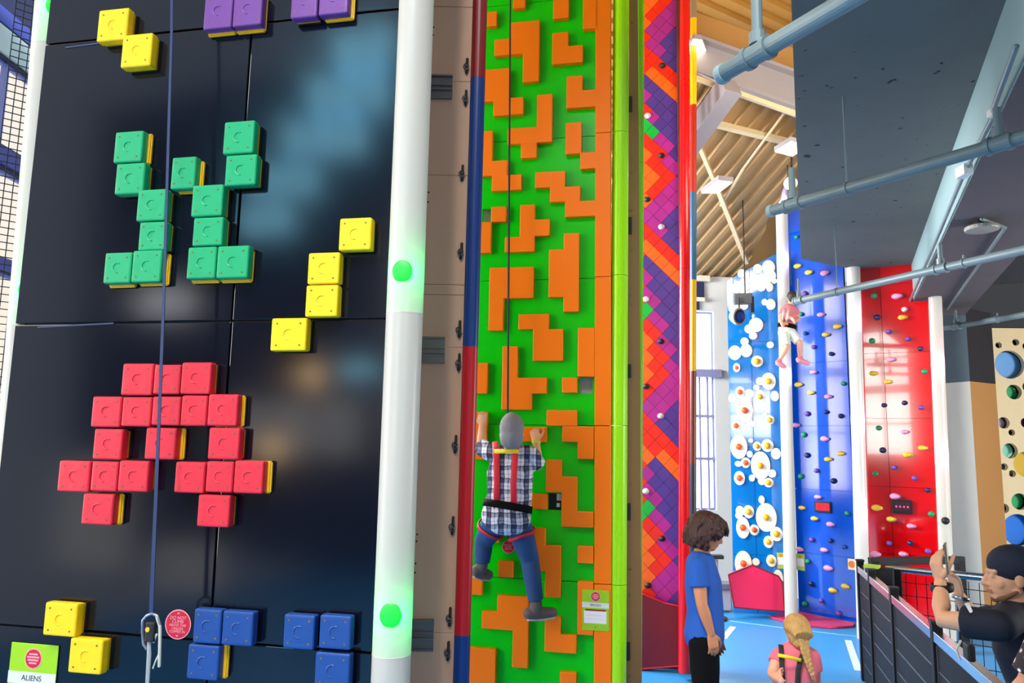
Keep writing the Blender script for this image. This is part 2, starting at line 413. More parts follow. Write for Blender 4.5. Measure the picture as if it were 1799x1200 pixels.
lamp([(1208, 91), (1218, 70), (1233, 72), (1240, 90)], 7.75, M_lamp, 'small glowing ceiling light beside the top of the red tube')
t = thing('ceiling_fan', 'round white fan hanging by the edge of the grey slab', 'fan', at(1388, 322, 8.0))
bm = bmesh.new(); disc(bm, at(1389, 322, 8.0), ray(1389, 322) * -1, .075, .05); fin(bm, 'housing', M_white, t, bevel=.008)
bm = bmesh.new(); tube(bm, [at(1389, 322, 8.05), at(1392, 250, 8.05)], .01); fin(bm, 'hanger_rod', M_dark, t)
# ------------------------------------------------------------------ mezzanine: slab, beam, column, pipes
ZS, ZB, ZP = 4.5, 4.03, 3.80
s0, s1, s2 = atz(1390, 0, ZS), atz(1407, 455, ZS), atz(1592, 491, ZS)
bdir = (atz(1597, 490, ZS) - atz(1780, 0, ZS)).normalized()
far = s2; near = far - bdir * 14
ldir = (s1 - s0).normalized()
bm = bmesh.new(); prism(bm, [s1 - ldir * 11, s1, far, near], V((0, 0, .3)))
tag(fin(bm, 'mezzanine_slab', M_slab), kind='structure')
# specks and chips in the concrete are dark spots in the slab material
nt = M_slab.node_tree; N = nt.nodes; L = nt.links
vo = N.new('ShaderNodeTexNoise'); vo.inputs['Scale'].default_value = 9; vo.inputs['Detail'].default_value = 5
cr = N.new('ShaderNodeValToRGB'); cr.color_ramp.elements[0].position = .30; cr.color_ramp.elements[1].position = .335
cr.color_ramp.elements[0].color = lin((30, 34, 40)); cr.color_ramp.elements[1].color = (1, 1, 1, 1)
tc = N.new('ShaderNodeTexCoord'); L.new(tc.outputs['Object'], vo.inputs['Vector']); L.new(vo.outputs['Fac'], cr.inputs[0])
b = N['Principled BSDF']; src = b.inputs['Base Color'].links[0].from_socket
mx = N.new('ShaderNodeMix'); mx.data_type = 'RGBA'; mx.blend_type = 'MULTIPLY'; mx.inputs['Factor'].default_value = 1
L.new(src, mx.inputs['A']); L.new(cr.outputs[0], mx.inputs['B']); L.new(mx.outputs['Result'], b.inputs['Base Color'])
side = V((bdir.y, -bdir.x, 0))
bw = (atz(1715, 600, ZB) - far).dot(side)
bw = max(.5, (atz(1799, 437, ZB) - far).dot(side))
BF = V((far.x, far.y, ZB))
bm = bmesh.new(); prism(bm, [BF, BF + side * bw + bdir * .35, BF + side * bw - bdir * 14, BF - bdir * 14], V((0, 0, .0 + ZS + .3 - ZB)))
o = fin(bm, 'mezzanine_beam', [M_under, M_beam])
o.data.polygons.foreach_set('material_index', [1 if abs(p.normal.z) < .5 and p.normal.dot(side) < -.5 else 0 for p in o.data.polygons]); tag(o, kind='structure')  # side face paler than the underside: window light put into the colour
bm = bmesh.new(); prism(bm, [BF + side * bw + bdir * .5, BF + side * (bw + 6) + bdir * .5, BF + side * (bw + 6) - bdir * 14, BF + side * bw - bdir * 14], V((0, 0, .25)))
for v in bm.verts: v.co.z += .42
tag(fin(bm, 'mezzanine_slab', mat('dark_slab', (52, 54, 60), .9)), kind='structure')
# edge beam running right from the beam's far end
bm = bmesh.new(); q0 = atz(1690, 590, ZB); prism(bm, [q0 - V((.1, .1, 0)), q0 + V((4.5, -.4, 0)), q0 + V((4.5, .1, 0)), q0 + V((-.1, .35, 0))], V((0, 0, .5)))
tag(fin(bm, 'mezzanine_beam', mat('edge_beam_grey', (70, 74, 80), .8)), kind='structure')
# conduit along the beam and on its underside
t = thing('conduit', 'thin grey cable conduit along the lower edge of the pale beam', 'conduit', atz(1700, 310, ZB))
e = -side * .03
bm = bmesh.new(); tube(bm, [atz(x, y, ZB + .02) + e for x, y in ((1799, 80), (1760, 180), (1755, 205), (1700, 310), (1650, 425), (1596, 545))], .014); fin(bm, 'pipe_run', M_pipe, t, True)
bm = bmesh.new(); obox(bm, atz(1757, 196, ZB + .02) + e, V((.02, 0, 0)), V((0, .03, 0)), V((0, 0, .02))); fin(bm, 'junction_box', M_white, t, bevel=.004); bm = bmesh.new(); obox(bm, atz(1703, 300, ZB) + e, V((.03, 0, 0)), V((0, .05, 0)), V((0, 0, .035))); fin(bm, 'junction_box', M_white, t, bevel=.004)
bm = bmesh.new(); tube(bm, [atz(1766, 400, ZB - .02), atz(1665, 543, ZB - .02)], .014); tube(bm, [atz(1725, 385, ZB - .02), atz(1766, 400, ZB - .02)], .014)
tag(fin(bm, 'conduit', M_pipe, smooth=True), 'straight conduit under the dark ceiling beside the column', 'conduit')
t = thing('ceiling_lamp', 'small round unlit downlight under the dark beam at the right', 'ceiling light', atz(1724, 392, ZB - .08))
c = atz(1724, 389, ZB); bm = bmesh.new(); disc(bm, c, (0, 0, -1), .05, .04); fin(bm, 'mount', M_dark, t)
bm = bmesh.new(); disc(bm, c - V((0, 0, .04)), (0, 0, -1), .12, .035); fin(bm, 'lens', mat('lamp_lens', (150, 146, 140), .3), t, bevel=.01)

# column: grey above, white and tan below
cY = 10.3
c0 = at(1706, 700, cY); c1 = at(1657, 700, cY + .42); c2 = at(1751, 700, cY + .36); c3 = c1 + (c2 - c0)
bm = bmesh.new(); zsplit = at(1706, 670, cY).z
ztop = ZB + .2
for z0, z1, mi in ((0, zsplit, 0), (zsplit, ztop, 2)):
    P = [V((p.x, p.y, z0)) for p in (c0, c1, c3, c2)]; k = len(bm.faces); prism(bm, P, V((0, 0, z1 - z0)), mi)
    bm.faces.ensure_lookup_table()
    for f in bm.faces[k:]:
        f.normal_update(); ctr = f.calc_center_median()
        if abs(f.normal.z) < .5 and (ctr - (c0 + c2) / 2).to_2d().length < .05: f.material_index = mi + 1
tag(fin(bm, 'column', [mat('column_white', (214, 212, 202), .7, var=.04), mat('column_tan', (186, 132, 74), .75, var=.08, scale=2), mat('column_grey', (86, 102, 112), .8, var=.06), mat('column_dark', (40, 38, 42), .8)]), kind='structure')

PR = .036
def pipe_line(lb, p0, p1, hang, cap=True):
    a, b = atz(*p0, ZP), atz(*p1, ZP); d = (b - a).normalized(); b2 = a + d * max((b - a).length, 1.0)
    t = thing('hanging_pipe', lb, 'pipe', (a + b2) / 2, 'grey pipes hanging below the mezzanine')
    bm = bmesh.new(); tube(bm, [a, b2], PR, 20, round_=False); fin(bm, 'pipe', M_pipe, t, False)
    bm = bmesh.new(); tube(bm, [a - d * .012, a + d * .02], PR + .006, 20, round_=False); fin(bm, 'end_cap', M_beam, t, False, bevel=.004)
    for (hx, hy, ty, thick) in hang:
        r = ray(hx, hy); best = min((k * .01 for k in range(0, int((b2 - a).length * 100))), key=lambda s: abs((a + d * s - CAM).cross(r).length / r.length) ); q = a + d * best
        bm = bmesh.new()
        top = CAM + ray(hx, ty) * ((q.y - CAM.y) / ray(hx, ty).y); top = V((q.x, q.y, min(top.z, 9)))
        tube(bm, [q + V((0, 0, PR)), top], thick, 12, round_=False)
        h = fin(bm, 'hanger', M_pipe, t, False)
        bm = bmesh.new()
        if thick > .01:
            for s in (-.05, .05): tube(bm, [q + d * (s - .012), q + d * (s + .012)], PR + .012, 18, round_=False)
            tube(bm, [q - d * .045, q + d * .045], PR + .005, 18, round_=False)
            tube(bm, [q + V((0, 0, PR)), q + V((0, 0, PR + .05))], thick + .012, 12, round_=False)
        else: tube(bm, [q - d * .01, q + d * .01], PR + .006, 18, round_=False)
        fin(bm, 'clamp', M_pipe, h, False)
    return t
pipe_line('thick grey pipe high up, its capped end just left of the slab', (1268, 131), (1560, -41), [(1328, 90, -120, .022)])
pipe_line('grey pipe crossing the slab and the pale beam', (1354, 371), (1830, 231), [(1391, 357, 296, .022), (1485, 322, 170, .006), (1756, 252, 190, .02)])
pipe_line('grey pipe whose end crosses in front of the hanging child', (1399, 529), (1830, 432), [(1403, 526, 490, .012), (1471, 511, 390, .005), (1653, 470, 430, .02), (1693, 462, 448, .008)])
pipe_line('lowest grey pipe, crossing the top of the column', (1643, 579), (1830, 548), [(1679, 572, 545, .02), (1752, 560, 550, .01)])

# ------------------------------------------------------------------ light tubes
def glow_tube_mat():
    m = bpy.data.materials.new('translucent_tube'); m.use_nodes = True; nt = m.node_tree; N = nt.nodes; L = nt.links; N.remove(N['Principled BSDF'])
    out = N['Material Output']; d = N.new('ShaderNodeBsdfDiffuse'); t = N.new('ShaderNodeBsdfTranslucent'); g = N.new('ShaderNodeBsdfGlossy'); g.inputs['Roughness'].default_value = .3
    no = N.new('ShaderNodeTexNoise'); no.inputs['Scale'].default_value = 2; mxc = N.new('ShaderNodeMix'); mxc.data_type = 'RGBA'
    mxc.inputs['A'].default_value = lin((228, 225, 214)); mxc.inputs['B'].default_value = lin((238, 236, 226)); L.new(no.outputs['Fac'], mxc.inputs['Factor'])
    L.new(mxc.outputs['Result'], d.inputs['Color']); L.new(mxc.outputs['Result'], t.inputs['Color'])
    a = N.new('ShaderNodeMixShader'); a.inputs[0].default_value = .45; L.new(d.outputs[0], a.inputs[1]); L.new(t.outputs[0], a.inputs[2])
    b = N.new('ShaderNodeMixShader'); b.inputs[0].default_value = .05; L.new(a.outputs[0], b.inputs[1]); L.new(g.outputs[0], b.inputs[2]); L.new(b.outputs[0], out.inputs[0])
    return m
M_tube = glow_tube_mat(); MATS['translucent_tube'] = M_tube
def light_tube(lb, top, bot, r, spots, joints, led=(0, 1, .16), energy=.55, ext=True, name='light_tube', lens=.038):
    top, bot = V(top), V(bot); d = (bot - top).normalized()
    if ext: bot = top + d * ((0.0 - top.z) / d.z); top = top - d * 1.2
    t = thing(name, lb, 'light tube', (bot.x, bot.y, 0), 'white light tubes on the tower corners')
    bm = bmesh.new()
    seg = 40; prev = None
    for p in (top, bot):
        s = V((1, 0, 0)); u = d.cross(s).normalized(); ring = [bm.verts.new(p + s * math.cos(2 * math.pi * k / seg) * r + u * math.sin(2 * math.pi * k / seg) * r) for k in range(seg)]
        if prev:
            for k in range(seg): bm.faces.new((prev[k], prev[(k + 1) % seg], ring[(k + 1) % seg], ring[k]))
        prev = ring
    fin(bm, 'diffuser_tube', M_tube, t, True)
    for y in joints:
        p = top + d * ((y - top.z) / d.z); bm = bmesh.new(); tube(bm, [p, p + d * .003], r + .0008, 40, round_=False); fin(bm, 'joint_ring', mat('tube_joint', (214, 208, 196), .5), t)
    for p in spots:
        p = V(p); q = top + d * ((p.z - top.z) / d.z); f = (CAM - q); f.z = 0; f.normalize(); g = (p - q); 
        c = q + f * (r - .022) + (g - f * g.dot(f)) * .9
        bm = bmesh.new(); a_ = V((f.y, -f.x, 0)) * (1 if ext else 1); R3 = Matrix((V((f.y, -f.x, 0)), f, V((0, 0, 1)))).transposed(); side_o = g - f * g.dot(f); side_o.z = 0; ang = side_o.length / r; ff = (f * math.cos(min(ang, .9)) + side_o.normalized() * math.sin(min(ang, .9))) if side_o.length > 1e-5 else f
        R3 = Matrix((V((ff.y, -ff.x, 0)), ff, V((0, 0, 1)))).transposed(); ell(bm, V((q.x, q.y, p.z)) + ff * (r - .004), (lens, .012, lens * 1.12), R3, 3)
        if lens > .001: fin(bm, 'led_glow_disc', led_mat(led), t, True)  # glowing disc added on the tube in place of the lamp's soft glow
        c = V((q.x, q.y, p.z)) + ff * (r - .030)
        l = bpy.data.lights.new('led', 'POINT'); l.energy = energy; l.color = led; l.shadow_soft_size = .008
        lo = bpy.data.objects.new('led_light', l); COL.objects.link(lo); lo.location = c
    return t
def led_mat(c):
    return mat('led_%d_%d_%d' % tuple(int(x * 9) for x in c), tuple(int(30 + 215 * x) for x in c), .5, emit=tuple(int(255 * x) for x in c), strength=.45)
light_tube('white light tube with green lamps at the left edge of the black wall', at(90, 0, 3.12), at(57, 400, 3.12), .062, [at(97, 18, 3.1), at(50, 512, 3.1), at(4, 1046, 3.1)], [at(70, 84, 3.12).z, at(40, 573, 3.12).z, at(1, 1113, 3.12).z])
light_tube('thick white light tube with green lamps at the right edge of the black wall', at(732, 0, 2.72), at(686, 1200, 2.72), .068, [at(706, 481, 2.7), at(686, 1076, 2.7)], [at(716, 552, 2.72).z, at(690, 1147, 2.72).z])
# far white posts between the cloud, blue and red walls
light_tube('white post with violet glow between the cloud wall and the blue wall', at(1375, 450, 9.9), at(1390, 1075, 9.9), .078, [at(1382, 352, 9.8), at(1380, 455, 9.8), at(1384, 660, 9.8)], [], (.35, .3, 1), 4, lens=.0005)
light_tube('white post between the blue wall and the red wall', at(1500, 500, 9.15), at(1510, 840, 9.15), .078, [at(1496, 560, 9.1), at(1502, 740, 9.1), at(1508, 900, 9.1)], [], (.35, .4, 1), 4, lens=.0005)
lt = light_tube('white post with pink glow at the right edge of the red wall', at(1646, 600, 8.62), at(1661, 960, 8.62), .070, [at(1648, 640, 8.5), at(1656, 800, 8.5)], [], (1, .2, .3), 4, lens=.0005)
bm = bmesh.new(); ell(bm, at(1661, 915, 8.56), (.042, .042, .042), sub=3); fin(bm, 'ball_hold', M_rub, lt, True)
# ------------------------------------------------------------------ black tower
M_black = mat('glossy_black_panel', (7, 11, 24), .13, spec=.55, var=.15, scale=2, bump=.03, bscale=2.5)
M_seam = mat('panel_joint', (10, 12, 18), .5)
M_jlight = mat('panel_joint_lip', (60, 70, 100), .25)
bt = thing('climbing_wall', 'glossy black climbing wall with coloured square blocks at the left', 'climbing wall', (-1.0, BW.hit(300, 1190).y, 0))
uL, _ = BW.uz(104, 0); uR = BW.uz(694, 600)[0]
uLb = BW.uz(20, 1112)[0]
uL = min(uL, uLb) - .05; uR += .03
uJ = (BW.uz(452, 20)[0] + BW.uz(404, 620)[0] + BW.uz(364, 1050)[0]) / 3
uM = BW.uz(292, 500)[0]
zj = [0.03, BW.uz(400, 1128)[1], BW.uz(400, 564)[1], BW.uz(400, 46)[1], 6.0]
g = .0035
for i in range(4):
    for (ua_, ub_) in ((uL, uJ), (uJ, uR)):
        bm = bmesh.new(); wbox(bm, BW, ua_ + g, zj[i] + g, ub_ - g, zj[i + 1] - g, -.03, 0); fin(bm, 'panel', M_black, bt, bevel=.003, seg=2)
bm = bmesh.new(); wbox(bm, BW, uL + .01, 0.0, uR - .01, 6.0, -.06, -.028); fin(bm, 'backing', M_seam, bt)
for x, y, x2, y2 in ((115, 84, 205, 72), (66, 575, 200, 568)):
    bm = bmesh.new(); a, b_ = BW.hit(x, y, .001), BW.hit(x2, y2, .001); beam(bm, a, b_, .004, .006); fin(bm, 'joint_lip', M_jlight, bt)

BLK = {'yellow': (250, 205, 0), 'green': (0, 164, 104), 'red': (218, 34, 56), 'blue': (22, 68, 140), 'purple': (112, 60, 142)}
M_blk = {k: mat('block_' + k, v, .42, var=.06, scale=30, bump=.25, bscale=22) for k, v in BLK.items()}
M_plate = mat('block_plate_yellow', (226, 176, 20), .45)
def block(rect, col, plate=None, th=.052):
    u0, z1, u1, z0 = BW.rect(*rect, off=th)
    g = .0012; u0 += g; u1 -= g; z0 += g; z1 -= g
    bm = bmesh.new(); wbox(bm, BW, u0, z0, u1, z1, .012, th)
    bmesh.ops.recalc_face_normals(bm, faces=bm.faces)
    bmesh.ops.bevel(bm, geom=[e for e in bm.edges], offset=.009, segments=3, affect='EDGES', profile=.6)
    cu, cz = (u0 + u1) / 2, (z0 + z1) / 2
    # raised crescent in the middle and four small screws
    seg = 14; pts = [BW.P(cu + math.cos(a) * .020, cz + math.sin(a) * .020, th + .0002) for a in [math.radians(70 + 200 * k / seg) for k in range(seg + 1)]]
    tube(bm, pts, .0028, 6)
    for sx in (-1, 1):
        for sz in (-1, 1):
            disc(bm, BW.P(cu + sx * (u1 - u0) * .33, cz + sz * (z1 - z0) * .33, th - .001), BW.n, .0038, .0022, 8, mi=1)
    o = fin(bm, 'block_hold', [M_blk[col], M_screw], bt, False)
    for p in o.data.polygons: p.use_smooth = False
    if plate:
        dx, dz = plate; bm = bmesh.new(); wbox(bm, BW, u0 + dx, z0 + dz, u1 + dx, z1 + dz, .001, .018 if abs(dx) < .02 else .03)
        bmesh.ops.recalc_face_normals(bm, faces=bm.faces)
        bmesh.ops.bevel(bm, geom=[e for e in bm.edges], offset=.005, segments=2, affect='EDGES')
        fin(bm, 'block_plate', M_plate, o)
    else:
        bm = bmesh.new(); wbox(bm, BW, u0 + .006, z0 + .006, u1 - .006, z1 - .006, .0005, .016); fin(bm, 'block_plate', M_seam if col == 'blue' else M_plate, o)
    return o
D = (.014, 0); DD = (.012, -.008); DB = (0, -.010)
for r, c, p in [
    ((171, 15, 224, 71), 'yellow', None), ((213, 59, 266, 117), 'yellow', None), ((595, 382, 652, 440), 'yellow', None), ((540, 443, 596, 499), 'yellow', None),
    ((536, 500, 593, 557), 'yellow', None), ((475, 558, 538, 617), 'yellow', None), ((76, 1059, 134, 1119), 'yellow', None), ((120, 1122, 179, 1185), 'yellow', None),
    ((358, -12, 408, 50), 'purple', DB), ((409, -14, 460, 45), 'purple', DB), ((511, -30, 558, 31), 'purple', None), ((560, -36, 612, 25), 'purple', DD),
    ((200, 230, 250, 285), 'green', D), ((202, 286, 253, 341), 'green', None), ((240, 332, 291, 388), 'green', None), ((243, 389, 291, 440), 'green', None),
    ((300, 275, 343, 332), 'green', DD), ((392, 212, 446, 270), 'green', None), ((395, 271, 450, 326), 'green', None), ((336, 324, 391, 380), 'green', None),
    ((338, 381, 391, 432), 'green', None), ((328, 433, 379, 490), 'green', DB), ((380, 431, 436, 489), 'green', DB), ((182, 443, 230, 498), 'green', DB), ((231, 439, 283, 496), 'green', DD),
    ((213, 638, 268, 695), 'red', None), ((269, 640, 316, 693), 'red', None), ((317, 636, 370, 693), 'red', None),
    ((160, 696, 212, 751), 'red', None), ((213, 697, 265, 750), 'red', None), ((266, 696, 316, 748), 'red', None), ((317, 694, 363, 749), 'red', None), ((364, 692, 417, 749), 'red', (.008, -.002)),
    ((163, 753, 214, 808), 'red', None), ((254, 751, 308, 808), 'red', D), ((365, 751, 420, 808), 'red', None),
    ((101, 809, 157, 865), 'red', None), ((159, 810, 206, 864), 'red', None), ((207, 809, 260, 865), 'red', None),
    ((306, 811, 359, 867), 'red', None), ((361, 810, 409, 866), 'red', None), ((410, 809, 462, 868), 'red', D),
    ((143, 867, 198, 923), 'red', D), ((346, 869, 403, 927), 'red', None),
    ((339, 1070, 388, 1132), 'blue', None), ((389, 1074, 444, 1136), 'blue', None), ((328, 1133, 384, 1196), 'blue', (.016, 0)),
    ((497, 1080, 552, 1142), 'blue', None), ((560, 1081, 616, 1142), 'blue', None), ((552, 1147, 614, 1212), 'blue', None)]:
    block(r, c, p)

# strap and carabiner in front of the black wall
SW = Wall(BW.p + BW.n * .16, BW.d)
M_strap = mat('navy_webbing', (30, 48, 92), .5, var=.12, scale=40)
bm = bmesh.new(); pts = [SW.hit(303, -160), SW.hit(302, 60), SW.hit(287, 560), SW.hit(275, 860), SW.hit(266, 1078)]
wd = [.0055, .0055, .0060, .0066, .0085]
for i in range(4):
    a, b_ = pts[i], pts[i + 1]
    box8(bm, [a - SW.d * wd[i], a + SW.d * wd[i], a + SW.d * wd[i] + SW.n * .003, a - SW.d * wd[i] + SW.n * .003, b_ - SW.d * wd[i + 1], b_ + SW.d * wd[i + 1], b_ + SW.d * wd[i + 1] + SW.n * .003, b_ - SW.d * wd[i + 1] + SW.n * .003])
tag(fin(bm, 'belay_strap', M_strap), 'long dark blue belay strap hanging down the black wall', 'strap')
t = thing('carabiner', 'steel carabiner with two clips on the end of the blue strap', 'carabiner', SW.hit(266, 1180))
M_car = mat('carabiner_steel', (150, 156, 166), .3, metal=.8); M_cream2 = mat('cream_gate', (196, 196, 180), .45)
h = lambda x, y, o=0: SW.hit(x, y, o)
bm = bmesh.new(); tube(bm, [h(258, 1082), h(251, 1090), h(250, 1110), h(252, 1132), h(258, 1140)], .0052, 10); tube(bm, [h(258, 1082), h(268, 1078), h(276, 1082), h(281, 1096)], .0055, 10); fin(bm, 'frame', M_car, t, True)
bm = bmesh.new(); tube(bm, [h(276, 1084), h(281, 1100), h(281, 1130), h(280, 1170)], .0058, 10); tube(bm, [h(279, 1150), h(274, 1160), h(269, 1174)], .003, 8); tube(bm, [h(275, 1115), h(270, 1128)], .004, 8); fin(bm, 'gate', M_cream2, t, True)
bm = bmesh.new(); obox(bm, h(265, 1110, .004), SW.d * .018, SW.n * .009, V((0, 0, .034))); fin(bm, 'swivel_body', M_rub, t, bevel=.006)
bm = bmesh.new(); disc(bm, h(260, 1106, .012), SW.n, .0085, .004, 16); fin(bm, 'yellow_button', mat('button_yellow', (232, 184, 40), .4), t)
bm = bmesh.new(); tube(bm, [h(262, 1124), h(262, 1150), h(259, 1200), h(257, 1240)], [.008, .009, .008, .008], 10, flat=.5, side=SW.d); fin(bm, 'lanyard', mat('grey_lanyard', (150, 154, 156), .6), t, True)

# signs
M_lime = mat('sign_lime', (150, 204, 10), .35, var=.03); M_sred = mat('sign_red', (200, 22, 52), .35); M_sgrey = mat('sign_grey', (214, 220, 214), .4)
M_tx = mat('sign_dark_text', (70, 70, 66), .5); M_pk = mat('sign_pink_text', (250, 160, 168), .5); M_swhite = mat('sign_white', (236, 232, 234), .4)
def round_sticker(W, cx, cy, rpx, lb, lines, name='round_sticker', off=.002):
    c = W.hit(cx, cy, off); r = abs(W.uz(cx + rpx, cy)[0] - W.uz(cx - rpx, cy)[0]) / 2
    t = thing(name, lb, 'sticker', c)
    bm = bmesh.new(); disc(bm, c, W.n, r * 1.08, .001, 36); fin(bm, 'border', M_pk, t)
    bm = bmesh.new(); disc(bm, c + W.n * .001, W.n, r, .0012, 36); fin(bm, 'face', M_sred, t)
    for i, (s, dz, sz) in enumerate(lines):
        text('lettering', s, c + W.n * .0028 + V((0, 0, dz * r)), W.d, (0, 0, 1), sz * r, M_pk, t, .0003)
    for s in (-1, 1):
        bm = bmesh.new(); k = V((0, 0, s * r * .76)); bm.faces.new([bm.verts.new(c + W.n * .0028 + k + q) for q in (W.d * .12 * r, V((0, 0, s * .14 * r)), W.d * -.12 * r)])
        fin(bm, 'arrow', M_pk, t)
    return t
round_sticker(BW, 313, 1097, 21, 'round red sticker beside the blue blocks on the black wall', [('DO NOT', .47, .34), ('CLIMB', .20, .34), ('ABOVE THIS', -.06, .26), ('UNLESS', -.30, .28), ('CLIPPED IN', -.52, .26)])
def board(W, rect, lb, title, hue=M_lime, off=.002, grid=True):
    u0, z1, u1, z0 = W.rect(*rect); w_, h_ = u1 - u0, z1 - z0; cu = (u0 + u1) / 2
    t = thing('sign', lb, 'sign', W.P(cu, z0, off))
    bm = bmesh.new(); wbox(bm, W, u0, z0, u1, z1, off, off + .004); fin(bm, 'board', hue, t, bevel=.0015, seg=1)
    bm = bmesh.new(); wbox(bm, W, u0, z0 + h_ * .56, u1, z0 + h_ * .69, off + .004, off + .005); fin(bm, 'title_band', M_sgrey, t)
    text('lettering', title, W.P(cu, z0 + h_ * .625, off + .0056), W.d, (0, 0, 1), h_ * .085, M_tx, t, .0004)
    r = min(w_ * .16, h_ * .11); c = W.P(cu, z0 + h_ * .84, off + .004)
    bm = bmesh.new(); disc(bm, c, W.n, r * 1.12, .001, 28); o = fin(bm, 'emblem', M_pk, t)
    bm = bmesh.new(); disc(bm, c + W.n * .001, W.n, r, .001, 28); fin(bm, 'emblem_face', M_sred, o)
    for k in range(4):
        bm = bmesh.new(); wdt = r * (.55, .8, .7, .5)[k]; q = c + W.n * .0022 + V((0, 0, r * (.48 - .32 * k))); obox(bm, q, W.d * wdt, W.n * .0003, V((0, 0, r * .09))); fin(bm, 'emblem_line', M_pk, o)
    if grid:
        bm = bmesh.new(); wbox(bm, W, u0 + w_ * .12, z0 + h_ * .485, u1 - w_ * .12, z0 + h_ * .525, off + .004, off + .005); fin(bm, 'header_line', mat('sign_brown_text', (150, 40, 10), .5), t)
        bm = bmesh.new(); wbox(bm, W, u0 + w_ * .07, z0 + h_ * .18, u1 - w_ * .1, z0 + h_ * .48, off + .004, off + .005); fin(bm, 'table', M_swhite, t)
        for k in (1, 2): bm = bmesh.new(); z = z0 + h_ * (.18 + .1 * k); wbox(bm, W, u0 + w_ * .09, z - .0006, u1 - w_ * .12, z + .0006, off + .005, off + .0056); fin(bm, 'table_line', M_pk, t)
        text('lettering', '✓', W.P(cu, z0 + h_ * .09, off + .005), W.d, (0, 0, 1), h_ * .1, M_tx, t, .0003)
    return t
board(BW, (14, 1130, 98, 1294), 'lime green sign reading ALIENS on the black wall', 'ALIENS')

# ------------------------------------------------------------------ plywood return of the black tower, with bolts and brackets
PW = Wall(at(780, 600, 3.22), (1, 0))
u0 = PW.uz(640, 600)[0]; u1 = PW.uz(840, 0)[0]; 
pl = thing('plywood_tower', 'tan plywood side of the black tower with bolts and metal channels', 'plywood panel', PW.P((u0 + u1) / 2, 0), None)
uT, uB = PW.uz(838, 0)[0], PW.uz(806, 1112)[0]
zs = [0.0] + [PW.uz(790, y)[1] for y in (1112, 610, 143, -340)]
for i in range(4):
    bm = bmesh.new(); wbox(bm, PW, u0, zs[i] + .001, (uT if i > 1 else (uT + uB) / 2), zs[i + 1] - .001, -.02, 0); fin(bm, 'plywood_sheet', M_wood, pl, bevel=.001, seg=1)
for y in (12, 308, 500, 518):
    bm = bmesh.new(); z = PW.uz(790, y)[1]; wbox(bm, PW, u0, z - .0012, uB, z + .0012, -.001, .0012)
    fin(bm, 'joint_line', mat('joint_line', (150, 104, 80), .6), pl)
for x, y in ((820, 118), (818, 174), (812, 306), (810, 443), (807, 580), (806, 638), (800, 782), (795, 925), (790, 1085), (787, 1145)):
    c = PW.hit(x, y, .0); bm = bmesh.new()
    tube(bm, [c + V((.002, -.004, .038)), c + V((.002, -.012, .008)), c + V((0, -.006, -.03))], .006, 8); o = fin(bm, 'bolt_hook', M_rub, pl, True)
    bm = bmesh.new(); q = c + V((-.002, -.012, -.002)); tube(bm, [q + V((math.cos(a) * .011, 0, math.sin(a) * .014)) for a in [k * math.pi / 5 for k in range(11)]], .003, 6, round_=False); tube(bm, [q - V((0, -.01, 0)), q - V((0, .006, 0))], .006, 8); fin(bm, 'bolt_ring', M_bolt, o, True)
for x0, y0, x1, y1 in ((735, 133, 795, 175), (720, 592, 782, 638), (700, 1087, 762, 1143)):
    a = PW.rect(x0, y0, x1, y1); bm = bmesh.new(); h_ = a[1] - a[3]
    wbox(bm, PW, a[0], a[3], a[2], a[1], .0005, .006)
    for f0, f1 in ((0, .07), (.36, .42), (.55, .62), (.93, 1)): wbox(bm, PW, a[0], a[3] + h_ * f0, a[2], a[3] + h_ * f1, .006, .016)
    fin(bm, 'channel_bracket', M_alu, pl, bevel=.001, seg=1)
for x, y in ((733, 939), (732, 951), (762, 48), (761, 62), (753, 338), (752, 355), (730, 990), (729, 1006)):
    bm = bmesh.new(); disc(bm, PW.hit(x, y, 0), PW.n, .004, .002, 10); fin(bm, 'screw', M_rub, pl)

# edge tube of red and blue segments
et = thing('edge_padding', 'half round red and blue corner padding between the plywood and the green wall', 'corner padding', at(818, 1000, 3.16).xy.to_3d())
def eseg(y0, y1, rgb, nm):
    bm = bmesh.new(); f = lambda y: at(843.5 - 33.5 * y / 1200, y, 3.16)
    r = .0335; tube(bm, [f(y0), f(y1)], r, 22, round_=False); fin(bm, 'padding_segment', mat('pad_' + nm, rgb, .38), et, False)
eseg(-330, 140, (120, 3, 12), 'darkred'); eseg(140, 610, (0, 44, 106), 'blue'); eseg(610, 1114, (170, 12, 26), 'red'); eseg(1114, 1640, (10, 46, 112), 'blue2')
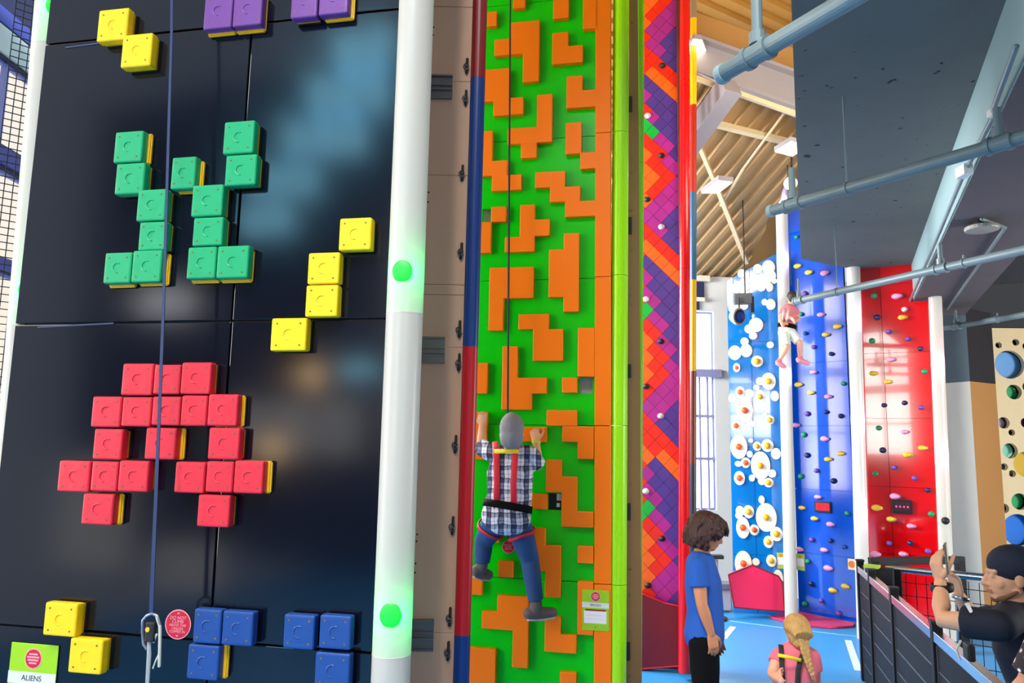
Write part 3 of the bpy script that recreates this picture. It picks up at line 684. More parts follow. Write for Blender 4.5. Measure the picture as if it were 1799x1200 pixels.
# ------------------------------------------------------------------ green and orange climbing wall
OW = Wall(at(960, 600, 5.9), (1, -.20))
M_green = mat('glossy_green', (0, 205, 0), .28, spec=.3, var=.08, scale=1.5)
M_orange = mat('orange_block', (255, 124, 0), .4, spec=.3, var=.04, scale=2)
M_lgreen = mat('lime_tube', (160, 236, 0), .25, var=.03)
ow = thing('climbing_wall', 'bright green climbing wall with orange stepped blocks', 'climbing wall', OW.P(OW.uz(940, 1000)[0], 0))
uL = OW.uz(800, 600)[0]; uR = OW.uz(1074, 600)[0]
zj = [0.03] + [OW.uz(960, y)[1] for y in (1019, 747, 491, 244, 2, -240)]
holes = [(1019, 663, 1041, 692), (964, 867, 986, 896), (848, 367, 862, 390)]
HU = [OW.rect(*h) for h in holes]
def panel_with_holes(W, u0, z0, u1, z1, hs, m, parent, name='panel', th=.02):
    bm = bmesh.new(); us = sorted({u0, u1, *[x for h in hs for x in (h[0], h[2])]}); zs_ = sorted({z0, z1, *[x for h in hs for x in (h[3], h[1])]})
    for i in range(len(us) - 1):
        for j in range(len(zs_) - 1):
            cu, cz = (us[i] + us[i + 1]) / 2, (zs_[j] + zs_[j + 1]) / 2
            if not any(h[0] < cu < h[2] and h[3] < cz < h[1] for h in hs): wbox(bm, W, us[i], zs_[j], us[i + 1], zs_[j + 1], -th, 0)
    bmesh.ops.remove_doubles(bm, verts=bm.verts, dist=.0004)
    bmesh.ops.dissolve_degenerate(bm, dist=.0001, edges=bm.edges)
    return fin(bm, name, m, parent)
for i in range(6):
    hs = [h for h in HU if zj[i] < (h[1] + h[3]) / 2 < zj[i + 1]]
    panel_with_holes(OW, uL, zj[i] + .0025, uR, zj[i + 1] - .0025, hs, M_green, ow)
bm = bmesh.new(); wbox(bm, OW, uL + .02, .02, uR - .02, zj[-1], -.10, -.07); fin(bm, 'backing', mat('hole_backing', (206, 206, 204), .6), ow)
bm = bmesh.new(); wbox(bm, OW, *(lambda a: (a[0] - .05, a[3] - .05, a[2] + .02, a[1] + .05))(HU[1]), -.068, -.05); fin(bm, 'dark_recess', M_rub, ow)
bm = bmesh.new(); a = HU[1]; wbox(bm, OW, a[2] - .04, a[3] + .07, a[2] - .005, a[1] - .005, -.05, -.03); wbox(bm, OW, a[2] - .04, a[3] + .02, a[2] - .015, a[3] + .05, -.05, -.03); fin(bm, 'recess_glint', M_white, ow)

Z1 = lambda r: tuple(820 + v / 3 if k % 2 == 0 else v / 3 for k, v in enumerate(r))
def Z(off): return lambda *r: tuple(820 + v / 3 if k % 2 == 0 else off + v / 3 for k, v in enumerate(r))
A, B, C = Z(0), Z(400), Z(800)
R = 775   # right edge of the orange field in zoom units
shapes = [
    [A(108, 60, 158, 137)], [A(243, -60, 308, 42)], [A(455, -60, 538, 95)],
    [A(612, -80, 692, 150)],
    [A(230, 112, 382, 280), A(145, 205, 230, 290), A(295, 280, 382, 430)],
    [A(450, 170, 535, 332), A(535, 238, 612, 332)],
    [A(80, 363, 225, 530), A(140, 530, 225, 605), A(225, 513, 298, 605)],
    [A(525, 400, 610, 565), A(610, 472, 690, 565)],
    [A(368, 497, 450, 752), A(215, 672, 368, 752)],
    [A(520, 645, 605, 810)], [A(285, 752, 368, 832)],
    [A(60, 690, 137, 930), A(130, 845, 212, 1003), A(212, 918, 288, 1003)],
    [A(598, 800, 684, 888)],
    [A(360, 903, 520, 985), A(438, 985, 598, 1060), A(516, 1060, 684, 1140)],
    [A(128, 1088, 207, 1168)],
    [A(280, 1078, 358, 1248), A(358, 1155, 436, 1238), A(200, 1248, 355, 1327)],
    [A(60, 1170, 127, 1333)],
    [B(512, 28, 592, 112), B(432, 112, 592, 365), B(508, 365, 590, 443)],
    [B(118, 208, 352, 373), B(115, 373, 192, 543)],
    [B(272, 455, 432, 535), B(348, 535, 508, 702)],
    [B(585, 528, 674, 785)],
    [B(188, 625, 267, 790), B(183, 790, 342, 960), B(342, 792, 422, 875)],
    [B(30, 712, 108, 875)], [B(502, 790, 583, 870)], [B(420, 962, 582, 1045)],
    [B(503, 1047, 583, 1130), B(583, 1047, 670, 1220)],
    [B(278, 1050, 422, 1130)], [B(30, 970, 104, 1222)],
    [C(418, 22, 500, 195), C(500, 112, 583, 295), C(498, 295, 583, 380), C(583, 295, 668, 380)],
    [C(335, 202, 425, 285)], [C(340, 382, 413, 610), C(413, 475, 496, 750)],
    [C(583, 478, 668, 570)], [C(93, 402, 168, 460)], [C(165, 558, 245, 645)], [C(-10, 645, 80, 735)],
    [C(583, 665, 668, 948)],
    [C(160, 742, 325, 830), C(78, 830, 325, 925), C(240, 925, 323, 1122)],
    [C(410, 850, 495, 1040), C(495, 948, 578, 1043)],
    [C(-10, 1018, 150, 1260)], [C(490, 1145, 577, 1260)]]
BT = .055
def union_block(rects, m, parent, name='stepped_block'):
    R_ = [OW.rect(*r, off=BT) for r in rects]     # u0, ztop, u1, zbot
    tol = .014
    def snap(vals):
        vals = sorted(vals); out = []; 
        for v in vals:
            if out and v - out[-1][-1] < tol: out[-1].append(v)
            else: out.append([v])
        return [(sum(g_) / len(g_), g_) for g_ in out]
    us = snap([v for r in R_ for v in (r[0], r[2])]); zs_ = snap([v for r in R_ for v in (r[1], r[3])])
    f = lambda v, S: next(c for c, g_ in S if v in g_)
    R2 = [(f(r[0], us), f(r[1], zs_), f(r[2], us), f(r[3], zs_)) for r in R_]
    ul = [c for c, _ in us]; zl = [c for c, _ in zs_]
    bm = bmesh.new(); vv = {}
    def vt(u, z):
        if (u, z) not in vv: vv[(u, z)] = bm.verts.new(OW.P(u, z, .001))
        return vv[(u, z)]
    for i in range(len(ul) - 1):
        for j in range(len(zl) - 1):
            cu, cz = (ul[i] + ul[i + 1]) / 2, (zl[j] + zl[j + 1]) / 2
            if any(r[0] < cu < r[2] and r[3] < cz < r[1] for r in R2):
                bm.faces.new((vt(ul[i], zl[j]), vt(ul[i + 1], zl[j]), vt(ul[i + 1], zl[j + 1]), vt(ul[i], zl[j + 1])))
    bmesh.ops.dissolve_faces(bm, faces=list(bm.faces))
    ex = bmesh.ops.extrude_face_region(bm, geom=list(bm.faces))
    for v in [g_ for g_ in ex['geom'] if isinstance(g_, bmesh.types.BMVert)]: v.co += OW.n * (BT - .001)
    bmesh.ops.dissolve_limit(bm, angle_limit=.01, verts=bm.verts, edges=bm.edges)
    return fin(bm, name, m, parent, bevel=.005, seg=2, angle=30)
for s in shapes: union_block(s, M_orange, ow)
# orange field down the right side, in panels
uf0 = OW.uz(1046, 600)[0]; 
h0 = OW.rect(*holes[0], off=BT)
for i in range(6):
    bm = bmesh.new(); wbox(bm, OW, uf0, zj[i] + .0025, uR, zj[i + 1] - .0025, .001, BT); fin(bm, 'orange_strip', M_orange, ow, bevel=.003, seg=1)
round_sticker(OW, 893, 961, 10, 'small red round sticker low between the legs of the man climbing the green wall', [('DO NOT', .35, .4), ('CLIMB', 0, .4), ('ABOVE', -.35, .4)])
board(OW, (1024, 1034, 1071, 1105), 'small lime sign with a white table on the orange strip', 'BRICKS', off=BT + .001)

# lime tubes and their core at the right edge
t = thing('edge_padding', 'glossy lime green corner padding at the right of the orange strip', 'corner padding', at(1085, 1200, 5.8).xy.to_3d())
for y0, y1 in ((-300, 236), (236, 486), (486, 748), (748, 1026), (1026, 1290)):
    f = lambda y: at(1091.5 - 7 * y / 1200, y, 5.80); bm = bmesh.new(); tube(bm, [f(y0), f(y1) + V((0, 0, .004))], .066, 32, round_=False); fin(bm, 'padding_segment', M_lgreen, t, False)
t = thing('tower_core', 'narrow brown plywood edge with bolts between the two lime green paddings', 'plywood edge', at(1106, 1200, 6.0).xy.to_3d())
CWl = Wall(at(1108, 600, 6.02), (1, 0)); u0 = CWl.uz(1094, 600)[0]; u1 = CWl.uz(1124, 600)[0]
bm = bmesh.new(); wbox(bm, CWl, u0, 0, u1, 6.3, -.03, 0); fin(bm, 'plywood_sheet', mat('brown_core', (130, 92, 56), .6, var=.12, stretch=(1, 1, .3)), t)
for y in (40, 52, 76, 145, 207, 276, 284, 303, 370, 440, 506, 518, 535, 610, 665, 680, 745, 760, 850, 925, 1000, 1045, 1110, 1188):
    bm = bmesh.new(); disc(bm, CWl.hit(1111 - y * 5 / 1200, y, 0), CWl.n, .008, .006, 10)
    fin(bm, 'bolt', M_bolt, t)
for y0, y1 in ((170, 197), (382, 412), (640, 664), (884, 914), (1128, 1160)):
    x = 1105 - y0 * 5 / 1200; a = CWl.rect(x, y0, x + 6, y1); bm = bmesh.new(); wbox(bm, CWl, a[0], a[3], a[2], a[1], 0, .012); fin(bm, 'black_clip', M_rub, t)
t = thing('edge_padding', 'narrow lime green corner padding left of the zigzag wall', 'corner padding', at(1122, 1200, 6.1).xy.to_3d())
for y0, y1 in ((-300, 288), (288, 762), (762, 1300)):
    f = lambda y: at(1125 - 5 * y / 1200, y, 6.15); bm = bmesh.new(); tube(bm, [f(y0), f(y1) + V((0, 0, .004))], .034, 24, round_=False); fin(bm, 'padding_segment', mat('lime_tube_deep', (104, 190, 0), .25), t, False)
# belay rope of the climber
RWl = Wall(OW.p + OW.n * .20, OW.d)
bm = bmesh.new(); tube(bm, [RWl.hit(897, -60), RWl.hit(894, 400), RWl.hit(892, 726), RWl.hit(897, 775)], [.006, .009, .008, .007], 8, flat=.4, side=OW.d)
tag(fin(bm, 'belay_strap', mat('dark_webbing', (34, 34, 46), .6), smooth=True), 'dark belay strap running down the green wall to the climber', 'strap')

# ------------------------------------------------------------------ zigzag wall
ZW = Wall(atz(1160, 1174, 0), (1, -.2))
TC = {'o': (255, 104, 12), 'r': (240, 34, 8), 'm': (172, 34, 140), 'p': (78, 52, 140), 'g': (0, 184, 58), 'k': (40, 20, 60)}
TM = [mat('tile_' + k, v, .4, var=.05) for k, v in TC.items()]
ti = {k: i for i, k in enumerate(TC)}
zw = thing('climbing_wall', 'climbing wall of small diamond tiles in a red, purple and orange zigzag', 'climbing wall', ZW.P(ZW.uz(1160, 900)[0], 0))
def tile_col(x, y):
    t = x - 1127 - (1200 - y) * .004
    for y0, P in ((117 - 313, 313), (117, 313), (430, 340), (770, 355), (1125, 360)):
        yo = y0 + .85 * t
        if yo <= y < y0 + P + .85 * t: break
    else: return 'm'
    v = (y - y0) * 340 / P           # 0..340 down one repeat
    if v < 24 + .85 * t: return 'o'
    if 103 < v < 143 and t < 20 - abs(v - 122): return 'g'
    if v > 314 + .85 * t - 8 + 0 * t: return 'r'
    if t > 8 + (v - 50) * .34 and v < 212: return 'p'
    if t > 26 + abs(v - 307 + 0) * .85 and 262 < v < 360: return 'p'
    lim = (t_ := 0)
    if 78 < v < 210: lim = (v - 78) * .34
    elif 210 <= v < 290: lim = 45 - (v - 210) * .56
    if t < lim: 
        return 'o' if (150 < v < 265 and t < 22 - abs(v - 207) * .33) else 'r'
    if v > 304 + .9 * t: return 'r'
    return 'm'
bm = bmesh.new(); u0, u1 = ZW.uz(1122, 600)[0], ZW.uz(1200, 600)[0]; z1 = ZW.uz(1160, -140)[1]
side_ = .083
def to_px(p):
    q = p - CAM; d = q.dot(F_); return CX + FPX * q.dot(R_) / d, CY - FPX * q.dot(U_) / d
hw, hh = side_, side_ * 1.05
row = 0; zc = .02
while zc < z1:
    k0 = 0 if row % 2 == 0 else 1; uc = u0 - hw + (hw if row % 2 else 0)
    while uc < u1 + hw:
        x, y = to_px(ZW.P(uc, zc)); m_ = ti[tile_col(x, y)]
        cl = lambda u: min(max(u, u0), u1); gp = .0022
        P = [(uc - hw + gp, zc), (uc, zc - hh + gp), (uc + hw - gp, zc), (uc, zc + hh - gp)]
        P2 = []
        for q in range(4):              # clip against the wall's two sides
            a, b_ = P[q], P[(q + 1) % 4]; ina = u0 <= a[0] <= u1
            if ina: P2.append(a)
            for lim in (u0, u1):
                if (a[0] - lim) * (b_[0] - lim) < 0:
                    s = (lim - a[0]) / (b_[0] - a[0]); P2.append((lim, a[1] + s * (b_[1] - a[1])))
        if len(P2) > 2: prism(bm, [ZW.P(u, max(z, .01), .012) for u, z in P2], ZW.n * -.012, m_)
        uc += 2 * hw
    row += 1; zc += hh
fin(bm, 'diamond_tile_face', TM, zw)
bm = bmesh.new(); wbox(bm, ZW, u0, 0.01, u1, z1, -.08, .003); fin(bm, 'panel', mat('tile_grout', (70, 20, 50), .6), zw)
for x, y, c in ((1164, 116, 'k'), (1138, 204, 'w'), (1162, 274, 'k'), (1137, 351, 'k'), (1162, 399, 'w'), (1135, 526, 'w'), (1161, 600, 'k'), (1135, 679, 'k'), (1161, 731, 'w'), (1135, 863, 'w'), (1163, 946, 'k'), (1138, 1028, 'k')):
    c_ = ZW.hit(x, y, .012); bm = bmesh.new(); ell(bm, c_ + ZW.n * .012, (.036, .036, .03), sub=3); tube(bm, [c_ + ZW.n * .03, c_ + ZW.n * .046], .008, 8)
    fin(bm, 'climbing_hold', M_rub if c == 'k' else mat('hold_white', (222, 214, 208), .4), zw, True)
t = thing('edge_padding', 'tall glossy red corner padding at the right of the zigzag wall', 'corner padding', at(1206, 1170, 7.2).xy.to_3d())
for y0, y1 in ((-260, 154), (154, 473), (473, 810), (810, 1182)):
    f = lambda y: at(1203.5 - 2 * y / 1200, y, 7.48); bm = bmesh.new(); tube(bm, [f(y0), f(y1) + V((0, 0, .004))], .053, 32, round_=False); fin(bm, 'padding_segment', mat('red_tube', (214, 8, 14), .18), t, False)
t = thing('edge_padding', 'thin many coloured corner padding behind the red padding', 'corner padding', at(1218, 1100, 7.9).xy.to_3d())
for y0, y1, c, nm in ((-200, 33, (150, 128, 100), 'tan'), (33, 185, (240, 190, 0), 'yellow'), (185, 338, (176, 34, 16), 'brick'), (338, 492, (36, 96, 130), 'teal'), (492, 652, (226, 176, 10), 'yellow2'), (652, 815, (110, 40, 24), 'brown'), (815, 1150, (44, 48, 62), 'slate')):
    f = lambda y: at(1218.5 - 1.5 * y / 1200, y, 7.62); bm = bmesh.new(); tube(bm, [f(y0), f(y1)], .034, 18, round_=False); fin(bm, 'padding_segment', mat('pad_' + nm, c, .4), t, False)
bm = bmesh.new(); CW2 = Wall(at(1213, 600, 7.72), (1, -.1)); a, b_ = CW2.uz(1196, 600)[0], CW2.uz(1217, 600)[0]; wbox(bm, CW2, a, 0, b_, 7.2, -.03, 0)
tag(fin(bm, 'plywood_edge', mat('dark_core', (96, 40, 26), .6)), 'narrow brown plywood edge between the red and the many coloured padding', 'plywood edge')
# folded red mat leaning against the zigzag wall
def mat_thing(lb, pts, W, o0, o1, m, edge):
    P = [W.hit(*p, (o0 + o1) / 2) for p in pts]; zmin = min(p.z for p in P)
    t = thing('folded_mat', lb, 'crash mat', V((sum(p.x for p in P) / len(P), sum(p.y for p in P) / len(P), max(0, zmin))))
    bm = bmesh.new(); prism(bm, [p + W.n * (o1 - o0) / 2 for p in P], W.n * -(o1 - o0)); fin(bm, 'cover', m, t, bevel=.008)
    bm = bmesh.new()
    k = min(range(len(P)), key=lambda i: P[i].z); 
    for i in range(len(P)):
        a, b_ = P[i], P[(i + 1) % len(P)]; tube(bm, [a + W.n * (o1 - o0) / 2, b_ + W.n * (o1 - o0) / 2], .009, 6)
    fin(bm, 'piping', edge, t, True); return t
M_redmat = mat('red_vinyl', (196, 14, 40), .45, bump=.1); M_redmatd = mat('dark_red_vinyl', (120, 4, 20), .5)
z0y = 1170
mat_thing('dark red folded mat standing at the foot of the zigzag wall', [(1110, 1040), (1128, 1042), (1166, 1058), (1193, 1064), (1195, 1168), (1120, 1174), (1105, 1174)], ZW, .05, .13, M_redmatd, M_redmat)
# ------------------------------------------------------------------ far climbing walls
EW = Wall(at(1325, 600, 10.35), (1, -.18))
pA = atz(1394, 1066, 0); pB = atz(1505, 1094, 0)
BLW = Wall(pB, V((1, -.95, 0)))
pC = at(1508, 1000, 9.30)
RW = Wall(pC, V((1, -.55, 0)))
M_sky = mat('glossy_cyan_panel', (0, 118, 200), .10, spec=1, coat=.8, var=.05); M_blue = mat('glossy_blue_panel', (0, 80, 204), .10, spec=.8, coat=.25, var=.05); M_red = mat('glossy_red_panel', (214, 2, 10), .10, spec=1, coat=1, var=.05)
M_egg = mat('egg_white', (240, 232, 212), .5, var=.02); M_yy = mat('yolk_yellow', (236, 168, 12), .4); M_yo = mat('yolk_orange', (236, 84, 20), .4)
def quad_wall(name, lb, W, xs0, xs1, topL, topR, m, seams, vseam=None, zt=None):
    """panels between pixel edges; the edges are straight and upright"""
    u0, u1 = W.uz(*xs0)[0], W.uz(*xs1)[0]; t = thing(name, lb, 'climbing wall', W.P((u0 + u1) / 2, 0))
    zs_ = [0.0] + seams; um = vseam
    cols = [(u0, u1)] if um is None else [(u0, um), (um, u1)]
    for i in range(len(zs_) - 1):
        for a, b_ in cols:
            bm = bmesh.new(); za, zb = zs_[i] + .002, zs_[i + 1] - .002
            g_ = .0025
            if i == len(zs_) - 2:
                f = lambda u: zs_[-1] + (u - u0) / (u1 - u0) * ((topR or zs_[-1]) - zs_[-1])
                prism(bm, [W.P(a + g_, za), W.P(b_ - g_, za), W.P(b_ - g_, f(b_)), W.P(a + g_, f(a))], W.n * -.03)
            else: wbox(bm, W, a + g_, za, b_ - g_, zb, -.03, 0)
            fin(bm, 'panel', m, t)
    bm = bmesh.new(); wbox(bm, W, u0 + .01, 0, u1 - .01, min(zs_[-1], topR or 99) - .02, -.08, -.032); fin(bm, 'backing', M_dark, t)
    return t, u0, u1
ez = [EW.uz(1330, y)[1] for y in (975, 785, 600)]
ztl, ztr = EW.uz(1283, 494)[1], EW.uz(1368, 443)[1]
ewt, eu0, eu1 = quad_wall('climbing_wall', 'cyan climbing wall covered in white clouds and fried eggs', EW, (1281, 700), (1376, 700), 0, ztr, M_sky, ez + [ztl], EW.uz(1322, 700)[0])
PXM = 1300 / 10.4
def blob(circles, m, nm, th, parent, extra=None):
    """flat cut-out made of overlapping round lobes"""
    bm = bmesh.new()
    for c in circles:
        x, y, r = c[:3]; ry = c[3] if len(c) > 3 else r
        disc(bm, EW.hit(x, y, th[0]), EW.n, r / PXM, th[1] - th[0] + random.random() * .0008, 30, rz=ry / PXM)
    o = fin(bm, nm, m, parent, bevel=.003, seg=1, angle=60)
    return o
for cl in ([(1303, 481, 7, 8), (1305, 494, 5), (1294, 507, 9), (1304, 508, 8), (1312, 504, 6)],
           [(1331, 473, 8, 9), (1350, 470, 11, 13), (1352, 485, 11), (1360, 494, 5), (1337, 501, 9, 12), (1352, 505, 6, 8), (1346, 492, 9)],
           [(1343, 531, 5, 6), (1354, 535, 8, 10)], [(1287, 542, 7, 8), (1298, 540, 7), (1307, 538, 7)],
           [(1328, 571, 12, 13), (1316, 578, 8), (1323, 590, 7), (1308, 600, 7), (1311, 616, 10, 12)], [(1291, 620, 11, 13)], [(1353, 606, 6)],
           [(1335, 670, 7), (1329, 681, 5)], [(1361, 696, 7, 9)], [(1286, 700, 6, 8)], [(1316, 692, 8), (1312, 702, 7)], [(1305, 750, 5, 7), (1292, 734, 7, 5)], [(1322, 745, 5)], [(1343, 729, 4)],
           [(1319, 774, 4)], [(1317, 798, 5, 6)], [(1363, 797, 8, 10)], [(1356, 832, 7)], [(1321, 840, 5, 6)], [(1338, 878, 5, 7)], [(1300, 898, 7, 9), (1298, 906, 6)], [(1328, 987, 6)], [(1367, 1016, 8, 14)], [(1340, 720, 4)],
           [(1338, 845, 6, 7)], [(1297, 815, 6, 5)]):
    blob(cl, M_egg, 'white_cloud', (.001, .018), ewt)
for x, y, r, ry, k in ((1330, 635, 10, 10, 'y'), (1294, 646, 6, 8, 'o'), (1350, 670, 12, 15, 'y'), (1300, 689, 8, 10, 'o'), (1335, 697, 8, 12, 'y'), (1308, 721, 14, 22, 'o'), (1293, 748, 8, 10, 'o'), (1352, 738, 8, 8, 'y'),
                       (1298, 785, 14, 21, 'o'), (1330, 784, 7, 8, 'y'), (1348, 783, 10, 11, 'y'), (1336, 818, 16, 24, 'y'), (1310, 813, 8, 9, 'o'), (1299, 840, 9, 12, 'o'), (1350, 848, 8, 8, 'y'),
                       (1315, 899, 9, 11, 'y'), (1346, 909, 17, 24, 'y'), (1305, 927, 11, 18, 'o'), (1325, 931, 8, 9, 'o'), (1364, 938, 10, 12, 'y'), (1350, 952, 8, 10, 'y'), (1306, 990, 14, 21, 'o'), (1355, 985, 8, 10, 'y')):
    o = blob([(x, y, r, ry)], M_egg, 'fried_egg', (.001, .022), ewt)
    c = EW.hit(x, y, .018); bm = bmesh.new(); rr = min(5.2, r * .55) / PXM; ell(bm, c, (rr, rr, rr * 1.1), sub=3)
    fin(bm, 'yolk', M_yy if k == 'y' else M_yo, o, True)

bz = [BLW.uz(1450, y)[1] for y in (975, 861, 748, 636, 520, 400)]
blt, bu0, bu1 = quad_wall('climbing_wall', 'tall glossy blue climbing wall dotted with small round holds', BLW, (1391, 700), (1500, 900), 0, None, M_blue, bz + [BLW.uz(1395, 343)[1]])
rz = [RW.uz(1560, y)[1] for y in (972, 855, 735, 620, 500)]
rt, ru0, ru1 = quad_wall('climbing_wall', 'tall glossy red climbing wall dotted with small round holds', RW, (1512, 800), (1654, 800), 0, None, M_red, rz + [RW.uz(1560, 380)[1]], RW.uz(1560, 780)[0])
HC = {'g': (20, 150, 90), 'y': (244, 200, 60), 'p': (246, 160, 200), 'n': (24, 30, 84), 'u': (110, 70, 160), 'w': (226, 214, 214), 'b': (20, 70, 150)}
HM = {k: mat('hold_' + k, v, .4) for k, v in HC.items()}
def hold(W, x, y, k, t):
    c = W.hit(x, y, .0); bm = bmesh.new(); s = random.uniform(.8, 1.1)
    rot = Matrix((W.d, V((0, 0, 1)), W.n)).transposed()
    if k in 'yp': ell(bm, c + W.n * .02 - W.d * .008, (.052 * s, .036 * s, .035), rot, 2); ell(bm, c + W.n * .03 + W.d * .02, (.045 * s, .026 * s, .03), rot, 2)
    else: ell(bm, c + W.n * .02, (.038 * s, .036 * s, .035), rot, 2); ell(bm, c + W.n * .035 + W.d * .012, (.026, .024, .026), rot, 2)
    fin(bm, 'climbing_hold', HM[k], t, True)
for x, y, k in ((1400, 417, 'g'), (1402, 468, 'y'), (1422, 479, 'y'), (1450, 480, 'p'), (1415, 516, 'u'), (1408, 552, 'g'), (1443, 553, 'p'), (1472, 574, 'y'), (1415, 586, 'b'), (1452, 588, 'y'), (1430, 610, 'u'), (1461, 622, 'n'), (1430, 654, 'p'), (1404, 676, 'y'), (1482, 674, 'g'), (1426, 690, 'y'), (1456, 697, 'p'), (1419, 727, 'u'), (1452, 724, 'n'), (1478, 731, 'n'), (1400, 747, 'p'), (1413, 764, 'g'), (1450, 771, 'p'), (1419, 800, 'n'), (1478, 797, 'y'), (1456, 807, 'y'), (1435, 827, 'u'), (1408, 837, 'g'), (1465, 845, 'n'), (1438, 873, 'p'), (1410, 892, 'y'), (1432, 911, 'y'), (1489, 902, 'g'), (1460, 921, 'p'), (1427, 948, 'u'), (1460, 950, 'n'), (1484, 961, 'b'), (1406, 965, 'p'), (1449, 966, 'p'), (1420, 986, 'g'), (1456, 998, 'p'), (1426, 1025, 'n'), (1486, 1030, 'y'), (1464, 1037, 'y'), (1415, 1061, 'g'), (1443, 1055, 'u'), (1474, 1078, 'u')):
    hold(BLW, x, y, k, blt)
for x, y, k in ((1536, 520, 'g'), (1576, 521, 'p'), (1541, 558, 'n'), (1586, 558, 'y'), (1589, 544, 'w'), (1561, 583, 'u'), (1532, 599, 'g'), (1595, 596, 'u'), (1617, 613, 'n'), (1566, 632, 'p'), (1535, 656, 'y'), (1624, 653, 'g'), (1560, 671, 'y'), (1553, 712, 'n'), (1589, 708, 'n'), (1618, 716, 'u'), (1544, 752, 'g'), (1590, 759, 'p'), (1551, 791, 'n'), (1595, 799, 'y'), (1621, 787, 'y'), (1571, 821, 'u'), (1538, 832, 'g'), (1607, 840, 'u'), (1630, 861, 'n'), (1573, 872, 'p'), (1541, 892, 'y'), (1566, 912, 'y'), (1636, 903, 'g'), (1601, 924, 'p'), (1562, 954, 'u'), (1599, 954, 'n'), (1630, 968, 'u'), (1538, 973, 'p'), (1587, 973, 'p')):
    hold(RW, x, y, k, rt)
def score(W, r, lb, face, bits):
    a = W.rect(*r); t = thing('timer_display', lb, 'display', W.P((a[0] + a[2]) / 2, a[3], .002)); w_ = a[2] - a[0]; h_ = a[1] - a[3]
    bm = bmesh.new(); wbox(bm, W, a[0], a[3], a[2], a[1], .002, .035); fin(bm, 'housing', M_rub, t, bevel=.006)
    bm = bmesh.new(); wbox(bm, W, a[0] + w_ * .12, a[3] + h_ * .2, a[2] - w_ * .1, a[1] - h_ * .16, .035, .037); fin(bm, 'screen', face, t)
    for i in range(bits):
        bm = bmesh.new(); u = a[0] + w_ * (.22 + .56 * i / max(1, bits - 1)); z = a[3] + h_ * .5; wbox(bm, W, u - w_ * .04, z - h_ * .06, u + w_ * .04, z + h_ * .06, .037, .039); fin(bm, 'digit', mat('led_red', (240, 40, 90), .4, emit=(255, 60, 110), strength=1.2), t)
score(BLW, (1432, 881, 1461, 900), 'timer box with a red screen on the blue wall', mat('red_screen', (240, 8, 30), .3, emit=(255, 10, 36), strength=.6), 0)
score(RW, (1567, 878, 1603, 902), 'dark timer box with red digits on the red wall', mat('dark_screen', (56, 20, 36), .3), 4)
def fsign(W, r, lb, base, band):
    a = W.rect(*r); t = thing('sign', lb, 'sign', W.P((a[0] + a[2]) / 2, a[3], .002)); w_ = a[2] - a[0]; h_ = a[1] - a[3]
    bm = bmesh.new(); wbox(bm, W, a[0], a[3], a[2], a[1], .001, .006); fin(bm, 'board', base, t)
    bm = bmesh.new(); wbox(bm, W, a[0] + w_ * .08, a[3] + h_ * .25, a[2] - w_ * .08, a[3] + h_ * .7, .006, .008); fin(bm, 'table', M_swhite, t)
    bm = bmesh.new(); disc(bm, W.P((a[0] + a[2]) / 2, a[3] + h_ * .84, .006), W.n, h_ * .09, .002, 18); fin(bm, 'emblem', band, t)
M_sgy = mat('sign_yellow_green', (176, 206, 90), .4); M_so = mat('sign_orange_mark', (226, 120, 30), .4)
fsign(EW, (1365, 971, 1379, 999), 'pale green sign at the lower right of the egg wall', M_sgy, M_so)
fsign(BLW, (1399, 973, 1414, 1002), 'pale green sign at the lower left of the blue wall', M_sgy, M_so)
fsign(RW, (1528, 979, 1546, 1000), 'yellow sign at the lower left of the red wall', mat('sign_yellow', (236, 216, 70), .4), M_so)
a = BLW.rect(1490, 982, 1504, 1001); t = thing('sign', 'square white sign with an orange ball at the lower right of the blue wall', 'sign', BLW.P(a[0], a[3]))
bm = bmesh.new(); wbox(bm, BLW, a[0], a[3], a[2], a[1], .002, .008); fin(bm, 'board', mat('sign_cream', (244, 226, 176), .4), t)
bm = bmesh.new(); disc(bm, BLW.P((a[0] + a[2]) / 2, (a[1] + a[3]) / 2, .008), BLW.n, .045, .002, 20); fin(bm, 'orange_ball', M_so, t)

# mats in front of the far walls
M_pinkmat = mat('pink_red_vinyl', (222, 30, 78), .4, bump=.1)
mat_thing('pinkish red house-shaped mat standing in front of the egg wall', [(1279, 1009), (1321, 992), (1366, 1011), (1373, 1022), (1377, 1073), (1334, 1070), (1289, 1066)], Wall(at(1325, 1069, 10.1), (1, -.10)), -.03, .05, M_pinkmat, M_redmatd)
bm = bmesh.new(); prism(bm, [atz(*p, .03) for p in ((1350, 1082), (1374, 1077), (1400, 1073), (1503, 1094), (1498, 1099), (1460, 1101), (1400, 1096))], V((0, 0, -.028)))
tag(fin(bm, 'floor_mat', mat('pink_floor_vinyl', (212, 52, 98), .45), bevel=.006), 'flat pink mat lying on the floor before the blue wall', 'crash mat')

